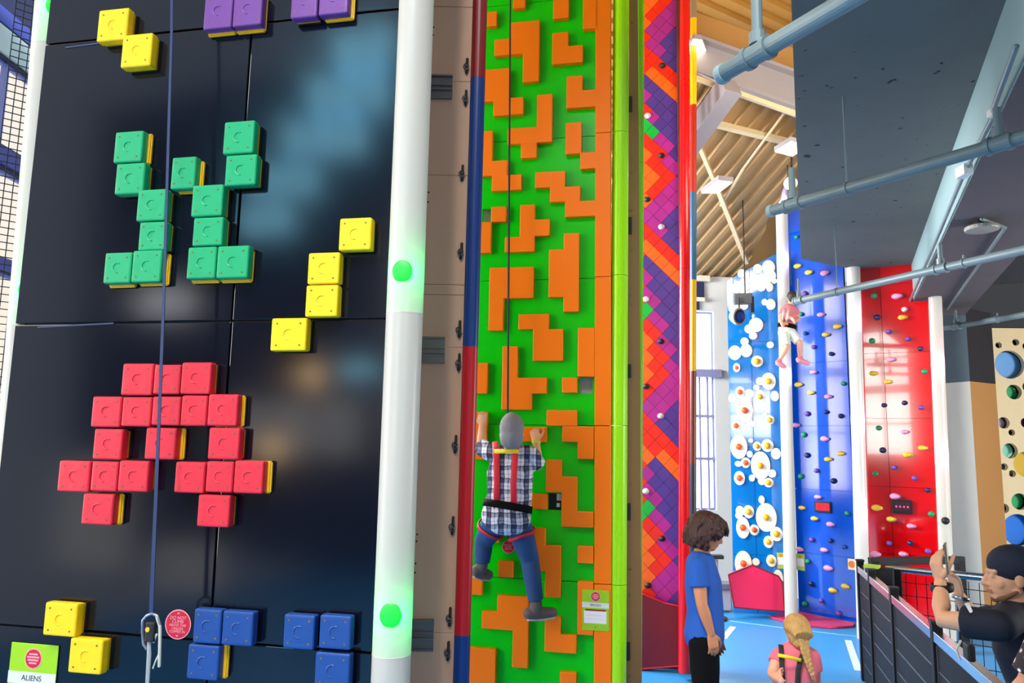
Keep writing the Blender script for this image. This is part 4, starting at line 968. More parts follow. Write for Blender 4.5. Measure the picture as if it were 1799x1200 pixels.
# projector and round lamp in front of the egg wall
PWl = Wall(at(1310, 525, 9.7), (1, -.2))
t = thing('projector_box', 'dark grey box hanging from an arm in front of the clouds', 'projector', PWl.hit(1308, 535))
a = PWl.rect(1290, 515, 1322, 533); bm = bmesh.new(); wbox(bm, PWl, a[0], a[3], a[2], a[1], -.12, 0); fin(bm, 'housing', mat('grey_plastic', (84, 84, 88), .5), t, bevel=.01)
bm = bmesh.new(); a = PWl.rect(1319, 520, 1325, 548); wbox(bm, PWl, a[0], a[3], a[2], a[1], -.05, -.01); fin(bm, 'bracket', M_rub, t)
bm = bmesh.new(); ell(bm, PWl.hit(1324, 556), (.022, .022, .035)); fin(bm, 'white_clip', M_white, t, True)
bm = bmesh.new(); c = PWl.hit(1309, 516, -.06); tube(bm, [c, V((c.x, c.y, c.z + 1.5))], .008); fin(bm, 'hanger', M_rub, t)
t = thing('spotlight', 'round grey spotlight with a blue lens below the hanging box', 'spotlight', PWl.hit(1298, 572))
c = PWl.hit(1299, 556, .02); ax = V((.5, -.85, -.15)).normalized()
bm = bmesh.new(); tube(bm, [c - ax * .12, c - ax * .05, c], [.07, .11, .115], 28, round_=False); fin(bm, 'housing', mat('spot_grey', (170, 168, 170), .4), t, False)
bm = bmesh.new(); disc(bm, c, ax, .092, .012, 28); fin(bm, 'rim', M_rub, t)
bm = bmesh.new(); disc(bm, c + ax * .012, ax, .066, .01, 28); fin(bm, 'blue_lens', mat('blue_lens', (20, 60, 160), .25), t)
bm = bmesh.new(); tube(bm, [c + V((0, 0, .11)), c + V((0, 0, .25))], .01); fin(bm, 'mount', M_rub, t)
# ------------------------------------------------------------------ pale wall with round holes
HW = Wall(at(1790, 700, 11.0), (1, -.06))
cu = bpy.data.curves.new('holes', 'CURVE'); cu.dimensions = '2D'; cu.fill_mode = 'BOTH'; cu.extrude = .035; cu.resolution_u = 8
def spl(pts):
    s = cu.splines.new('POLY'); s.points.add(len(pts) - 1)
    for i, p in enumerate(pts): s.points[i].co = (p[0], p[1], 0, 1)
    s.use_cyclic_u = True
hu0 = HW.uz(1742, 700)[0]; hu1 = hu0 + 2.4; hz1 = HW.uz(1745, 577)[1]
spl([(hu0, 0.02), (hu1, 0.02), (hu1, hz1), (hu0, hz1)])
HL = []
pm = 1300 / 11.0
for x, y, r, c in ((1752, 607, 5.5, 'w'), (1782, 602, 6, 'w'), (1801, 609, 7, 'r'), (1771, 641, 25, 'b'), (1779, 689, 13, 'g'), (1803, 680, 9, 'r'), (1761, 743, 10, 'l'), (1775, 760, 5.5, 'w'), (1772, 792, 13, 'm'), (1800, 743, 9, 'r'), (1801, 816, 22, 'y'), (1762, 820, 6, 'w'), (1776, 832, 6, 'w'), (1789, 881, 14, 'g'), (1762, 893, 8, 'p'), (1787, 931, 27, 'B'), (1830, 700, 18, 'b'), (1840, 780, 12, 'g'), (1845, 860, 20, 'm'), (1835, 640, 9, 'w')):
    u, z = HW.uz(x, y); r /= pm; HL.append((u, z, r, c)); spl([(u + math.cos(a) * r, z + math.sin(a) * r) for a in [2 * math.pi * k / 32 for k in range(32)]])
me = from_curve(cu); me.transform(Matrix(((HW.d.x, 0, HW.n.x, HW.p.x), (HW.d.y, 0, HW.n.y, HW.p.y), (0, 1, 0, 0), (0, 0, 0, 1))))
bm = bmesh.new(); wbox(bm, HW, hu0 - 1.5, hz1 + .01, hu1, 5.2, -.2, .05); tag(fin(bm, 'trim_8', mat('dark_bulkhead', (56, 58, 62), .85)), kind='structure')
ht = thing('climbing_wall', 'cream climbing wall full of round holes at the far right', 'climbing wall', HW.P(hu0 + .6, 0))
link('perforated_panel', me, mat('cream_panel', (232, 208, 162), .5, var=.04), ht)
bm = bmesh.new(); wbox(bm, HW, hu0, .02, hu1, hz1, -.30, -.27); fin(bm, 'backing', M_dark, ht)
HCc = {'w': (226, 222, 226), 'r': (90, 20, 30), 'b': (110, 170, 232), 'g': (30, 170, 100), 'l': (214, 200, 226), 'm': (130, 214, 190), 'y': (220, 180, 30), 'p': (190, 80, 100), 'B': (10, 120, 232)}
for u, z, r, c in HL:
    bm = bmesh.new(); disc(bm, HW.P(u + r * .28, z, -.262), HW.n, r * .98, .12, 28); fin(bm, 'coloured_cup', mat('cup_' + c, HCc[c], .35), ht)
# ------------------------------------------------------------------ fence
FT = 1.10
def fp(x, y, z=FT): return atz(x, y, z)
line0, line1 = fp(1512, 992), fp(1748, 1190); fd = (line1 - line0).normalized(); fd.z = 0
posts = [fp(*p) for p in ((1512, 991), (1531, 1008), (1572, 1041), (1654, 1104), (1800, 1232))]
posts = [line0 + fd * (p - line0).dot(fd) for p in posts]
fn = V((fd.y, -fd.x, 0)); 
if fn.x > 0: fn = -fn
ft = thing('fence', 'black panel fence with bright aluminium top rails at the right', 'fence', (posts[2].x, posts[2].y, 0))
M_fpanel = mat('black_fence_board', (15, 16, 21), .6, spec=.2, var=.15); M_edge = mat('board_edge', (120, 116, 124), .35, metal=.6)
for i, p in enumerate(posts):
    bm = bmesh.new(); obox(bm, V((p.x, p.y, (FT + .03) / 2)), fd * .032, fn * .032, V((0, 0, (FT + .03) / 2))); o = fin(bm, 'post', M_dark, ft, bevel=.004)
    bm = bmesh.new(); obox(bm, V((p.x, p.y, FT + .036)), fd * .037, fn * .037, V((0, 0, .008))); fin(bm, 'post_cap', M_rub, o)
for i in range(4):
    a, b_ = posts[i] + fd * .045, posts[i + 1] - fd * .045
    bm = bmesh.new(); obox(bm, V(((a.x + b_.x) / 2, (a.y + b_.y) / 2, FT - .045)), (b_ - a) / 2, fn * .03, V((0, 0, .032))); fin(bm, 'top_rail', M_rail, ft, bevel=.004)
    bm = bmesh.new(); z = FT - .09
    while z > .1:
        h_ = .168; obox(bm, V(((a.x + b_.x) / 2, (a.y + b_.y) / 2, z - h_ / 2)), (b_ - a) / 2, fn * .012, V((0, 0, h_ / 2 - .004))); z -= h_
    fin(bm, 'board_panel', M_fpanel, ft, bevel=.003, seg=1)
    bm = bmesh.new(); z = FT - .09
    while z > .1:
        z -= .168; obox(bm, V(((a.x + b_.x) / 2, (a.y + b_.y) / 2, z)), (b_ - a) / 2, fn * .010, V((0, 0, .0035)))
    for q in (a, b_): obox(bm, V((q.x, q.y, FT / 2 - .04)), fd * .004, fn * .016, V((0, 0, FT / 2 - .06)))
    fin(bm, 'board_edging', M_edge, ft)
# mesh gate running to the right
g0, g1 = fp(1556, 997, FT), fp(1800, 1022, FT)
gd = (g1 - g0).normalized(); gn = V((gd.y, -gd.x, 0)); gt = thing('mesh_gate', 'wire mesh gate with a steel top rail behind the black fence', 'gate', ((g0.x + g1.x) / 2, (g0.y + g1.y) / 2, 0))
bm = bmesh.new(); tube(bm, [g0, g1], .034, 16, round_=False); fin(bm, 'top_rail', M_rail, gt, False)
bm = bmesh.new(); L_ = (g1 - g0).length; k = 0
while k * .085 < L_:
    p = g0 + gd * k * .085; obox(bm, V((p.x, p.y, FT / 2)), gd * .0032, gn * .0032, V((0, 0, FT / 2 - .05))); k += 1
for z in (.1, .3, .5, .7, .86, .98): obox(bm, V(((g0.x + g1.x) / 2, (g0.y + g1.y) / 2, z)), gd * L_ / 2, gn * .003, V((0, 0, .0032)))
fin(bm, 'wire_mesh', M_dark, gt)
for s in (.10, .98, L_ * .94):
    p = g0 + gd * s; bm = bmesh.new(); obox(bm, V((p.x, p.y, FT / 2 + (.05 if s > .5 else 0))), gd * .035, gn * .035, V((0, 0, FT / 2 + (.05 if s > .5 else 0)))); fin(bm, 'post', M_dark, gt, bevel=.004)
p = g0 + gd * .2; bm = bmesh.new(); obox(bm, V((p.x - .28, p.y, FT - .12)), gd * .12, gn * .05, V((0, 0, .14))); o = fin(bm, 'latch_box', M_rub, gt, bevel=.008)
bm = bmesh.new(); p2 = V((p.x - .36, p.y - .02, FT + .03)); obox(bm, p2, gd * .065, gn * .06, V((0, 0, .012))); fin(bm, 'lime_band', mat('lime_band', (176, 206, 60), .5), o)
# second dark barrier further back
a, b_ = fp(1528, 986, 1.16), fp(1692, 984, 1.16); b_ = a + (b_ - a).normalized() * (b_ - a).length
bt2 = thing('barrier', 'low black barrier bar in front of the red wall', 'barrier', ((a.x + b_.x) / 2, (a.y + b_.y) / 2, 0)); dd = (b_ - a).normalized()
bm = bmesh.new(); obox(bm, (a + b_) / 2, (b_ - a) / 2, V((-dd.y, dd.x, 0)) * .03, V((0, 0, .035))); fin(bm, 'top_bar', M_dark, bt2, bevel=.004)
for q in (a + dd * .04, b_ - dd * .04):
    bm = bmesh.new(); obox(bm, V((q.x, q.y, .58)), V((.035, 0, 0)), V((0, .035, 0)), V((0, 0, .58))); fin(bm, 'post', M_dark, bt2)
# queue post by the far window
p = at(1258, 1056, 10.0); t = thing('queue_post', 'grey post with a black top behind the standing teenager', 'post', (p.x, p.y, 0))
zt = at(1258, 978, p.y).z
bm = bmesh.new(); tube(bm, [V((p.x, p.y, .02)), V((p.x, p.y, zt - .04))], .035, 14, round_=False); fin(bm, 'pole', mat('post_grey', (150, 140, 150), .5), t, True)
bm = bmesh.new(); obox(bm, V((p.x, p.y, zt)), V((.10, 0, 0)), V((0, .06, 0)), V((0, 0, .025))); fin(bm, 'cap', M_rub, t, bevel=.008)
bm = bmesh.new(); tube(bm, [V((p.x, p.y, .0)), V((p.x, p.y, .03))], .14, 20, round_=False); fin(bm, 'base', M_rub, t)
p = at(1270, 1062, 10.5); t = thing('fan_heater', 'small grey machine on the floor by the far white wall', 'machine', (p.x, p.y, 0))
bm = bmesh.new(); abox(bm, p.x - .10, p.y - .1, .02, p.x + .10, p.y + .1, .34); fin(bm, 'housing', mat('heater_grey', (176, 178, 182), .5), t, bevel=.02)
bm = bmesh.new(); abox(bm, p.x - .12, p.y - .12, .30, p.x + .12, p.y + .12, .38); fin(bm, 'lid', mat('heater_dark', (110, 116, 126), .5), t, bevel=.01)
# net at the left edge
n0, n1 = at(-40, 600, 3.25), at(96, 600, 3.45); nd = V((n1.x - n0.x, n1.y - n0.y, 0)); NL = nd.length; nd.normalize(); nn = V((nd.y, -nd.x, 0))
bm = bmesh.new(); k = 0
rr = .0019
while k * .034 < NL:
    p = n0 + nd * (k * .034); obox(bm, V((p.x, p.y, 2.6)), nd * rr, nn * rr, V((0, 0, 2.5))); k += 1
z = .15
while z < 5.1:
    obox(bm, V(((n0.x + n1.x) / 2, (n0.y + n1.y) / 2, z)), nd * NL / 2, nn * rr, V((0, 0, rr))); z += .034
tag(fin(bm, 'safety_net', mat('net_cord', (14, 16, 30), .8)), 'fine dark safety net hanging left of the white light tube', 'net')
# ------------------------------------------------------------------ people
def frame(f, up):
    f = V(f).normalized(); r = f.cross(V(up)).normalized(); u = r.cross(f).normalized(); return f, r, u
def head_prims(bm, c, fwd, up, s):
    """skull, jaw, face, ears in one surface; c is the middle of the skull"""
    f, r, u = frame(fwd, up); R3 = Matrix((r, f, u)).transposed(); P = lambda x, y, z: c + r * x * s + f * y * s + u * z * s
    ell(bm, P(0, -.012, .03), (.076 * s, .096 * s, .088 * s), R3, 3); ell(bm, P(0, .025, -.03), (.062 * s, .066 * s, .085 * s), R3, 3)
    ell(bm, P(0, .052, -.088), (.036 * s, .034 * s, .028 * s), R3, 2); tube(bm, [P(-.052, -.01, -.05), P(-.03, .04, -.092), P(0, .058, -.098), P(.03, .04, -.092), P(.052, -.01, -.05)], .018 * s, 10)
    tube(bm, [P(0, .090, .008), P(0, .102, -.015), P(0, .108, -.036)], [.008 * s, .010 * s, .014 * s], 10); ell(bm, P(.012, .096, -.040), (.009 * s,) * 3); ell(bm, P(-.012, .096, -.040), (.009 * s,) * 3)
    tube(bm, [P(-.045, .074, .022), P(0, .092, .018), P(.045, .074, .022)], .010 * s, 8)
    for k in (-1, 1):
        ell(bm, P(.030 * k, .078, .002), (.013 * s, .012 * s, .010 * s), R3); ell(bm, P(.042 * k, .054, -.030), (.022 * s, .020 * s, .024 * s), R3)
        ell(bm, P(.080 * k, -.008, -.008), (.010 * s, .020 * s, .031 * s), R3, 2)
    tube(bm, [P(-.024, .082, -.064), P(0, .094, -.060), P(.024, .082, -.064)], [.004 * s, .007 * s, .004 * s], 8); tube(bm, [P(-.02, .080, -.071), P(0, .091, -.072), P(.02, .080, -.071)], [.004 * s, .008 * s, .004 * s], 8)
    paint = []
    for k in (-1, 1): paint += [(P(.030 * k, .091, .002), .0075 * s, 1), (P(.030 * k, .093, .002), .0045 * s, 3)]
    paint += [(P(x, .094 - abs(x), -.066), .012 * s, 2) for x in (-.014, 0, .014)]
    return P, paint
def hand_prims(bm, w, d, n, s, curl=.5, thumb=1, spread=.05):
    """palm, four fingers of different lengths and a thumb leaving the side of the palm"""
    d = V(d).normalized(); n = (V(n) - d * V(n).dot(d)).normalized(); x = d.cross(n).normalized() * thumb
    tube(bm, [w, w + d * .03 * s, w + d * .085 * s], [.026 * s, .036 * s, .040 * s], 12, side=x, flat=.42)
    for i, (L, o) in enumerate(((.070, .030), (.080, .010), (.074, -.010), (.058, -.029))):
        b = w + d * (.088 - abs(i - 1) * .004) * s + x * o * s; a = 0; pts = [b - d * .02 * s, b]; dd = (d + x * spread * (1 - i * .66)).normalized()
        for k, fr in enumerate((.45, .31, .24)):
            a += curl * (.75, 1.1, .8)[k]; pts.append(pts[-1] + (dd * math.cos(a) + n * math.sin(a)) * L * fr * s)
        tube(bm, pts, [.0095 * s, .0095 * s, .009 * s, .0082 * s, .007 * s], 8)
    b = w + d * .03 * s + x * .028 * s
    tube(bm, [b, b + (x * .7 + d * .6 + n * .2) * .034 * s, b + (x * .7 + d * 1.0 + n * .45) * .055 * s, b + (x * .55 + d * 1.3 + n * .75) * .065 * s], [.014 * s, .012 * s, .0105 * s, .009 * s], 8)
def torso_pts(J): return [J['pelvis'], J['waist'], J['chest'], J['upper']]
def lr(J): return (J['shR'] - J['shL']).normalized()
def body(t, J, s, fwd, up, skin, hands, feet=True, voxel=.0065, fat=1.0):
    bm = bmesh.new(); sd = lr(J)
    tube(bm, torso_pts(J), [.150 * s * fat, .138 * s * fat, .155 * s, .125 * s], 20, side=sd, flat=.66)
    tube(bm, [J['shL'], J['neck'] - (J['neck'] - J['upper']) * .3, J['shR']], [.05 * s, .06 * s, .05 * s], 12)
    tube(bm, [J['upper'], J['neck'], J['head'] - V(up).normalized() * .04 * s], [.075 * s, .054 * s, .052 * s], 14)
    for k in 'LR':
        tube(bm, [J['sh' + k], J['sh' + k].lerp(J['el' + k], .4), J['el' + k], J['el' + k].lerp(J['wr' + k], .35), J['wr' + k]], [.053 * s, .048 * s, .038 * s, .039 * s, .026 * s], 14)
        tube(bm, [J['hip' + k], J['hip' + k].lerp(J['kn' + k], .5), J['kn' + k], J['kn' + k].lerp(J['an' + k], .35), J['an' + k]], [.085 * s, .072 * s, .054 * s, .053 * s, .034 * s], 14)
        tube(bm, [J['an' + k], J['heel' + k], J['toe' + k]], [.034 * s, .036 * s, .028 * s], 12)
        h = hands[k]; hand_prims(bm, J['wr' + k], h[0], h[1], s, h[2], h[3])
    P, paint = head_prims(bm, J['head'], fwd, up, s)
    organic(bm, 'body', [skin, mat('eye_white', (226, 222, 216), .3), mat('lip', (188, 118, 98), .5), mat('eye_dark', (40, 26, 20), .3)], t, voxel, 3, paint)
    return P
def shirt(t, J, s, m, sleeve=(.62, .62), name='shirt', hem=.25, grow=1.0, voxel=.008, pelvis=True, collar=True):
    bm = bmesh.new(); sd = lr(J); g = .016 * s
    low = J['pelvis'] + (J['pelvis'] - J['waist']).normalized() * -.0
    pts = [J['waist'].lerp(J['pelvis'], hem * 2)] + [J['waist'], J['chest'], J['upper']]
    tube(bm, pts, [(.158 * s + g) * grow, (.142 * s + g) * grow, .160 * s + g, .132 * s + g * .8], 24, side=sd, flat=.70)
    tube(bm, [J['shL'], J['neck'].lerp(J['upper'], .45), J['shR']], [.062 * s, .068 * s, .062 * s], 14)
    for k, fr in zip('LR', sleeve):
        a, b = J['sh' + k], J['el' + k]
        L = (b - a).length
        if fr > 1: pts = [a, a.lerp(b, .5), b, b.lerp(J['wr' + k], fr - 1)]; rad = [.066 * s, .066 * s, .060 * s, .055 * s]
        else: pts = [a, a.lerp(b, fr * .5), a.lerp(b, fr)]; rad = [.064 * s, .066 * s, .067 * s]
        tube(bm, pts, rad, 16, round_=False)
    if collar: tube(bm, [J['neck'].lerp(J['upper'], .55), J['neck'].lerp(J['upper'], .2)], [.078 * s, .064 * s], 16, round_=False)
    return organic(bm, name, m, t, voxel, 5)
def trousers(t, J, s, m, length=.93, name='trousers', voxel=.009, wide=1.0):
    bm = bmesh.new(); sd = lr(J)
    tube(bm, [J['waist'].lerp(J['pelvis'], .55), J['pelvis']], [.155 * s, .160 * s], 20, side=sd, flat=.72)
    for k in 'LR':
        h, kn, an = J['hip' + k], J['kn' + k], J['an' + k]
        if length > .5: e = kn.lerp(an, (length - .5) * 2); pts = [h, h.lerp(kn, .5), kn, kn.lerp(e, .45), e]; rad = [.100 * s, .090 * s * wide, .072 * s * wide, .068 * s * wide, .058 * s * wide]
        else: e = h.lerp(kn, length * 2); pts = [h, h.lerp(e, .5), e]; rad = [.100 * s, .092 * s * wide, .086 * s * wide]
        tube(bm, pts, rad, 16, round_=False)
        ell(bm, h, (.1 * s,) * 3)
    return organic(bm, name, m, t, voxel, 5)
def shoes(t, J, s, m, sole):
    for k in 'LR':
        h, to, an = J['heel' + k], J['toe' + k], J['an' + k]; d = (to - h).normalized()
        bm = bmesh.new(); tube(bm, [h - d * .01 * s, h.lerp(to, .5), to], [.046 * s, .046 * s, .038 * s], 16); tube(bm, [an, h.lerp(to, .2)], [.046 * s, .050 * s], 14)
        o = organic(bm, 'shoe', m, t, .006, 3)
        dn = (h - an); dn = (dn - d * dn.dot(d)).normalized(); side = d.cross(dn)
        bm = bmesh.new(); tube(bm, [h - d * .02 * s + dn * .034 * s, h.lerp(to, .5) + dn * .036 * s, to + dn * .026 * s + d * .008], [.044 * s, .046 * s, .038 * s], 16, side=side, flat=.28); fin(bm, 'sole', sole, o, True)
def band(t, pts, r, m, name, side=None, flat=.3, par=None):
    bm = bmesh.new(); tube(bm, pts, r, 10, side=side, flat=flat, round_=False); return fin(bm, name, m, par or t, True)
def plaid():
    m = bpy.data.materials.new('plaid_cloth'); m.use_nodes = True; nt = m.node_tree; N = nt.nodes; L = nt.links; b = N['Principled BSDF']; b.inputs['Roughness'].default_value = .85
    tc = N.new('ShaderNodeTexCoord'); sx = N.new('ShaderNodeSeparateXYZ'); no = N.new('ShaderNodeTexNoise'); no.inputs['Scale'].default_value = 9
    ad = N.new('ShaderNodeVectorMath'); ad.operation = 'MULTIPLY_ADD'; ad.inputs[1].default_value = (.035, .035, .035); L.new(tc.outputs['Object'], no.inputs['Vector']); L.new(no.outputs['Color'], ad.inputs[0]); L.new(tc.outputs['Object'], ad.inputs[2]); L.new(ad.outputs[0], sx.inputs[0])
    def stripe(sock, f, th, off=0):
        a = N.new('ShaderNodeMath'); a.operation = 'MULTIPLY_ADD'; a.inputs[1].default_value = f; a.inputs[2].default_value = off; L.new(sock, a.inputs[0])
        c = N.new('ShaderNodeMath'); c.operation = 'FRACT'; L.new(a.outputs[0], c.inputs[0]); g = N.new('ShaderNodeMath'); g.operation = 'GREATER_THAN'; g.inputs[1].default_value = th; L.new(c.outputs[0], g.inputs[0]); return g.outputs[0]
    terms = [(stripe(sx.outputs['X'], 11, .55), .42), (stripe(sx.outputs['X'], 33, .78), .22), (stripe(sx.outputs['Z'], 12, .62, .3), .30), (stripe(sx.outputs['Z'], 36, .76), .16)]
    acc = None
    for so, wgt in terms:
        mu = N.new('ShaderNodeMath'); mu.operation = 'MULTIPLY_ADD'; mu.inputs[1].default_value = wgt; L.new(so, mu.inputs[0])
        if acc is None: mu.inputs[2].default_value = 0
        else: L.new(acc, mu.inputs[2])
        acc = mu.outputs[0]
    cr = N.new('ShaderNodeValToRGB'); e = cr.color_ramp.elements; e[0].position = 0; e[0].color = lin((224, 224, 232)); e[1].position = .9; e[1].color = lin((22, 26, 52))
    x = e.new(.25); x.color = lin((176, 178, 196)); x = e.new(.5); x.color = lin((70, 76, 112)); L.new(acc, cr.inputs[0]); L.new(cr.outputs[0], b.inputs['Base Color']); return m
S_light = mat('skin_light', (222, 166, 130), .55, var=.05, scale=12); S_tan = mat('skin_tan', (196, 130, 92), .55, var=.05, scale=12); S_kid = mat('skin_pink', (226, 160, 132), .55, var=.05)
M_denim = mat('blue_denim', (40, 74, 122), .85, var=.4, scale=7, bump=.6, bscale=16, stretch=(1, 1, .5))
M_black_cl = mat('black_cloth', (5, 5, 8), .9, spec=.2, bump=.4, bscale=14)
M_redweb = mat('red_webbing', (214, 22, 48), .6); M_yel = mat('yellow_reflective', (240, 214, 20), .5); M_blkweb = mat('black_webbing', (40, 42, 46), .7)

# --- man climbing the green wall, seen from behind
ow_ = lambda x, y, o: OW.hit(x, y, o)
J = dict(head=ow_(899, 762, .42), neck=ow_(898, 786, .37), upper=ow_(897, 806, .34), chest=ow_(896, 830, .33), waist=ow_(895, 872, .34), pelvis=ow_(889, 908, .36),
         shL=ow_(864, 797, .34), shR=ow_(932, 797, .34), elL=ow_(846, 786, .22), elR=ow_(945, 818, .27), wrL=ow_(847, 748, .14), wrR=ow_(942, 777, .15),
         hipL=ow_(870, 916, .33), hipR=ow_(908, 914, .33), knL=ow_(850, 952, .20), knR=ow_(931, 982, .19), anL=ow_(847, 992, .20), anR=ow_(942, 1060, .20),
         heelL=ow_(838, 1004, .20), toeL=ow_(858, 1010, .10), heelR=ow_(932, 1078, .20), toeR=ow_(971, 1076, .12))
cl = thing('person', 'man in a plaid shirt, jeans and grey cap climbing the green wall', 'person', J['pelvis'])
inw = -OW.n
body(cl, J, 1.0, inw + V((-.05, 0, .15)), (0, 0, 1), S_light, {'L': ((0, .25, 1), inw, .75, 1), 'R': ((-.15, .35, .9), inw, .75, -1)}, fat=1.05)
shirt(cl, J, 1.0, plaid(), (.98, .98), hem=.52, grow=1.08)
trousers(cl, J, 1.0, M_denim, .97, 'jeans')
shoes(cl, J, 1.0, mat('shoe_dark_grey', (98, 88, 86), .7, var=.3, scale=40), mat('sole_pale', (190, 184, 176), .6))
bm = bmesh.new(); ell(bm, J['head'] + V((0, .0, .042)), (.092, .118, .118), sub=3); ell(bm, J['head'] + V((0, -.02, -.03)), (.088, .104, .09), sub=3)
organic(bm, 'cap', mat('grey_knit', (132, 130, 136), .9, var=.12, scale=60, bump=.5, bscale=120), cl, .007, 3)
back = lambda x, y, o=.455: ow_(x, y, o)
for xs in (((870, 776, .40), (872, 800, .455), (873, 850, .455), (872, 893, .465)), ((908, 776, .40), (905, 800, .455), (902, 850, .455), (903, 892, .465))):
    band(cl, [back(*q) for q in xs], .023, M_redweb, 'harness_strap', OW.d, .16)
band(cl, [back(868, 793, .475), back(911, 793, .475)], .016, M_yel, 'harness_bar', V((0, 0, 1)), .3)
bm = bmesh.new(); tube(bm, [J['waist'].lerp(J['pelvis'], .30), J['waist'].lerp(J['pelvis'], .66)], [.186, .190], 28, side=lr(J), flat=.72, round_=False); fin(bm, 'waist_belt', M_black_cl, cl, True)
for k, (x, y) in zip('LR', ((866, 934), (911, 938))):
    c = J['hip' + k].lerp(J['kn' + k], .30); ax = (J['kn' + k] - J['hip' + k]).normalized(); s1 = ax.cross(V((0, 1, 0))).normalized(); s2 = ax.cross(s1)
    band(cl, [c + s1 * math.cos(a) * .106 + s2 * math.sin(a) * .106 + ax * .02 * math.cos(a * 2) for a in [2 * math.pi * q / 20 for q in range(21)]], .013, M_redweb, 'leg_loop', ax, .45)
wr = J['wrR']; band(cl, [wr + V((math.cos(a) * .032, math.sin(a) * .032, 0)) for a in [2 * math.pi * q / 14 for q in range(15)]], .012, mat('lime_wristband', (170, 230, 20), .5), 'wristband', V((0, 0, 1)), .3)

# --- teenager standing and watching, in profile
Yb = 5.2
P_ = lambda x, y, Y=Yb: at(x, y, Y)
J = dict(head=P_(1243, 935), neck=P_(1231, 976), upper=P_(1231, 992), chest=P_(1235, 1022), waist=P_(1239, 1075), pelvis=P_(1237, 1118),
         shL=P_(1231, 994, 5.38), shR=P_(1225, 996, 5.05), elL=P_(1240, 1062, 5.45), elR=P_(1233, 1062, 4.99), wrL=P_(1258, 1108, 5.42), wrR=P_(1249, 1112, 4.99),
         hipL=P_(1238, 1128, 5.30), hipR=P_(1236, 1128, 5.10), knL=P_(1244, 1222, 5.32), knR=P_(1238, 1226, 5.08))
for k, yy in (('L', 5.34), ('R', 5.06)):
    p = J['hip' + k]; J['an' + k] = V((p.x - .02, yy, .09)); J['heel' + k] = V((p.x - .06, yy, .05)); J['toe' + k] = V((p.x + .15, yy, .045))
bl = thing('person', 'teenager with wavy brown hair in a blue t-shirt and black trousers, standing in profile', 'person', V((J['pelvis'].x, Yb, 0)))
fw = V((1, .06, -.30)); upv = V((.3, 0, 1))
P = body(bl, J, 1.0, fw, upv, S_tan, {'L': ((.2, 0, -1), (0, -1, 0), .3, 1), 'R': ((.18, -.02, -1), (-.3, 1, 0), .35, 1)}, voxel=.006)
shirt(bl, J, 1.0, mat('blue_cotton', (24, 84, 176), .85, var=.10, scale=5, bump=.5, bscale=9, stretch=(1, 1, .6)), (.56, .56), hem=.46, grow=1.10)
trousers(bl, J, 1.0, M_black_cl, .97)
shoes(bl, J, 1.0, M_rub, M_white)
bm = bmesh.new(); rnd = random.Random(3)
ell(bm, P(0, -.028, .045), (.098, .112, .098), Matrix((frame(fw, upv)[1], frame(fw, upv)[0], frame(fw, upv)[2])).transposed(), 3); ell(bm, P(0, -.055, -.045), (.092, .078, .085), None, 3)
for k in range(80):
    a = rnd.uniform(-2.5, 2.5); L = rnd.uniform(.5, 1); r0 = .094; x, y = math.sin(a) * r0, -math.cos(a) * r0 * 1.1 - .02
    z0 = rnd.uniform(.02, .09); zl = -.115 if abs(a) < 1.7 else rnd.uniform(-.04, .0)
    pts = [P(x * .8, y * .8 , z0 + .03)]
    for q in range(1, 6):
        f = q / 5; wv = math.sin(f * 9 + k) * .010; pts.append(P(x * (1 + .13 * math.sin(f * 3)) + wv, y * (1 + .13 * math.sin(f * 3)) + wv, z0 + (zl - z0) * f))
    tube(bm, pts, [.012, .014, .014, .013, .011, .007], 7)
for k in range(16):    # fringe falling forward
    x = -.06 + .12 * k / 15; tube(bm, [P(x * .6, .02, .125), P(x * .9, .085, .095), P(x, .112, .05), P(x * 1.05, .112 + rnd.uniform(-.01, .012), .015 + rnd.uniform(-.012, .01))], [.014, .014, .012, .006], 7)
organic(bm, 'hair', mat('auburn_hair', (52, 20, 11), .55, var=.5, scale=22, bump=1, bscale=50, stretch=(1.6, 1.6, .6)), bl, .006, 2)

# --- girl with a braid, from behind
Yg = 4.4; G = lambda x, y, Y=Yg: at(x, y, Y); s = .72
J = dict(head=G(1399, 1108), neck=G(1400, 1137), upper=G(1399, 1150), chest=G(1398, 1172), waist=G(1397, 1210), pelvis=G(1397, 1245),
         shL=G(1369, 1152), shR=G(1427, 1153), elL=G(1356, 1184, 4.34), elR=G(1434, 1200, 4.42), wrL=G(1372, 1196, 4.16), wrR=G(1430, 1240, 4.3),
         hipL=G(1384, 1252), hipR=G(1410, 1252), knL=G(1384, 1335), knR=G(1410, 1335))
for k in 'LR':
    p = J['hip' + k]; J['an' + k] = V((p.x, Yg, .07)); J['heel' + k] = V((p.x, Yg - .04, .04)); J['toe' + k] = V((p.x, Yg + .1, .035))
gi = thing('person', 'girl in a pink t-shirt with a blonde braid and a black harness, seen from behind', 'person', V((J['pelvis'].x, Yg, 0)))
sh = .98
body(gi, J, s, (-.15, 1, -.05), (0, 0, 1), S_kid, {'L': ((.2, 1, .3), (1, 0, 0), .4, 1), 'R': ((0, .2, -1), (-1, 0, 0), .4, 1)}, voxel=.006)
shirt(gi, J, s, mat('pink_cotton', (228, 112, 128), .85, var=.1, scale=6, bump=.4, bscale=12), (.42, .52), hem=.5, grow=1.12, collar=True, voxel=.007)
trousers(gi, J, s, mat('dark_shorts', (40, 44, 66), .85), .5, 'shorts')
shoes(gi, J, s, M_white, M_white)
hc = J['head']; bm = bmesh.new()
ell(bm, hc + V((0, -.008, .024)), (.072, .084, .074), sub=3); ell(bm, hc + V((0, -.030, -.02)), (.062, .060, .058), sub=3)
ell(bm, hc + V((0, -.052, -.046)), (.046, .040, .040), sub=3)
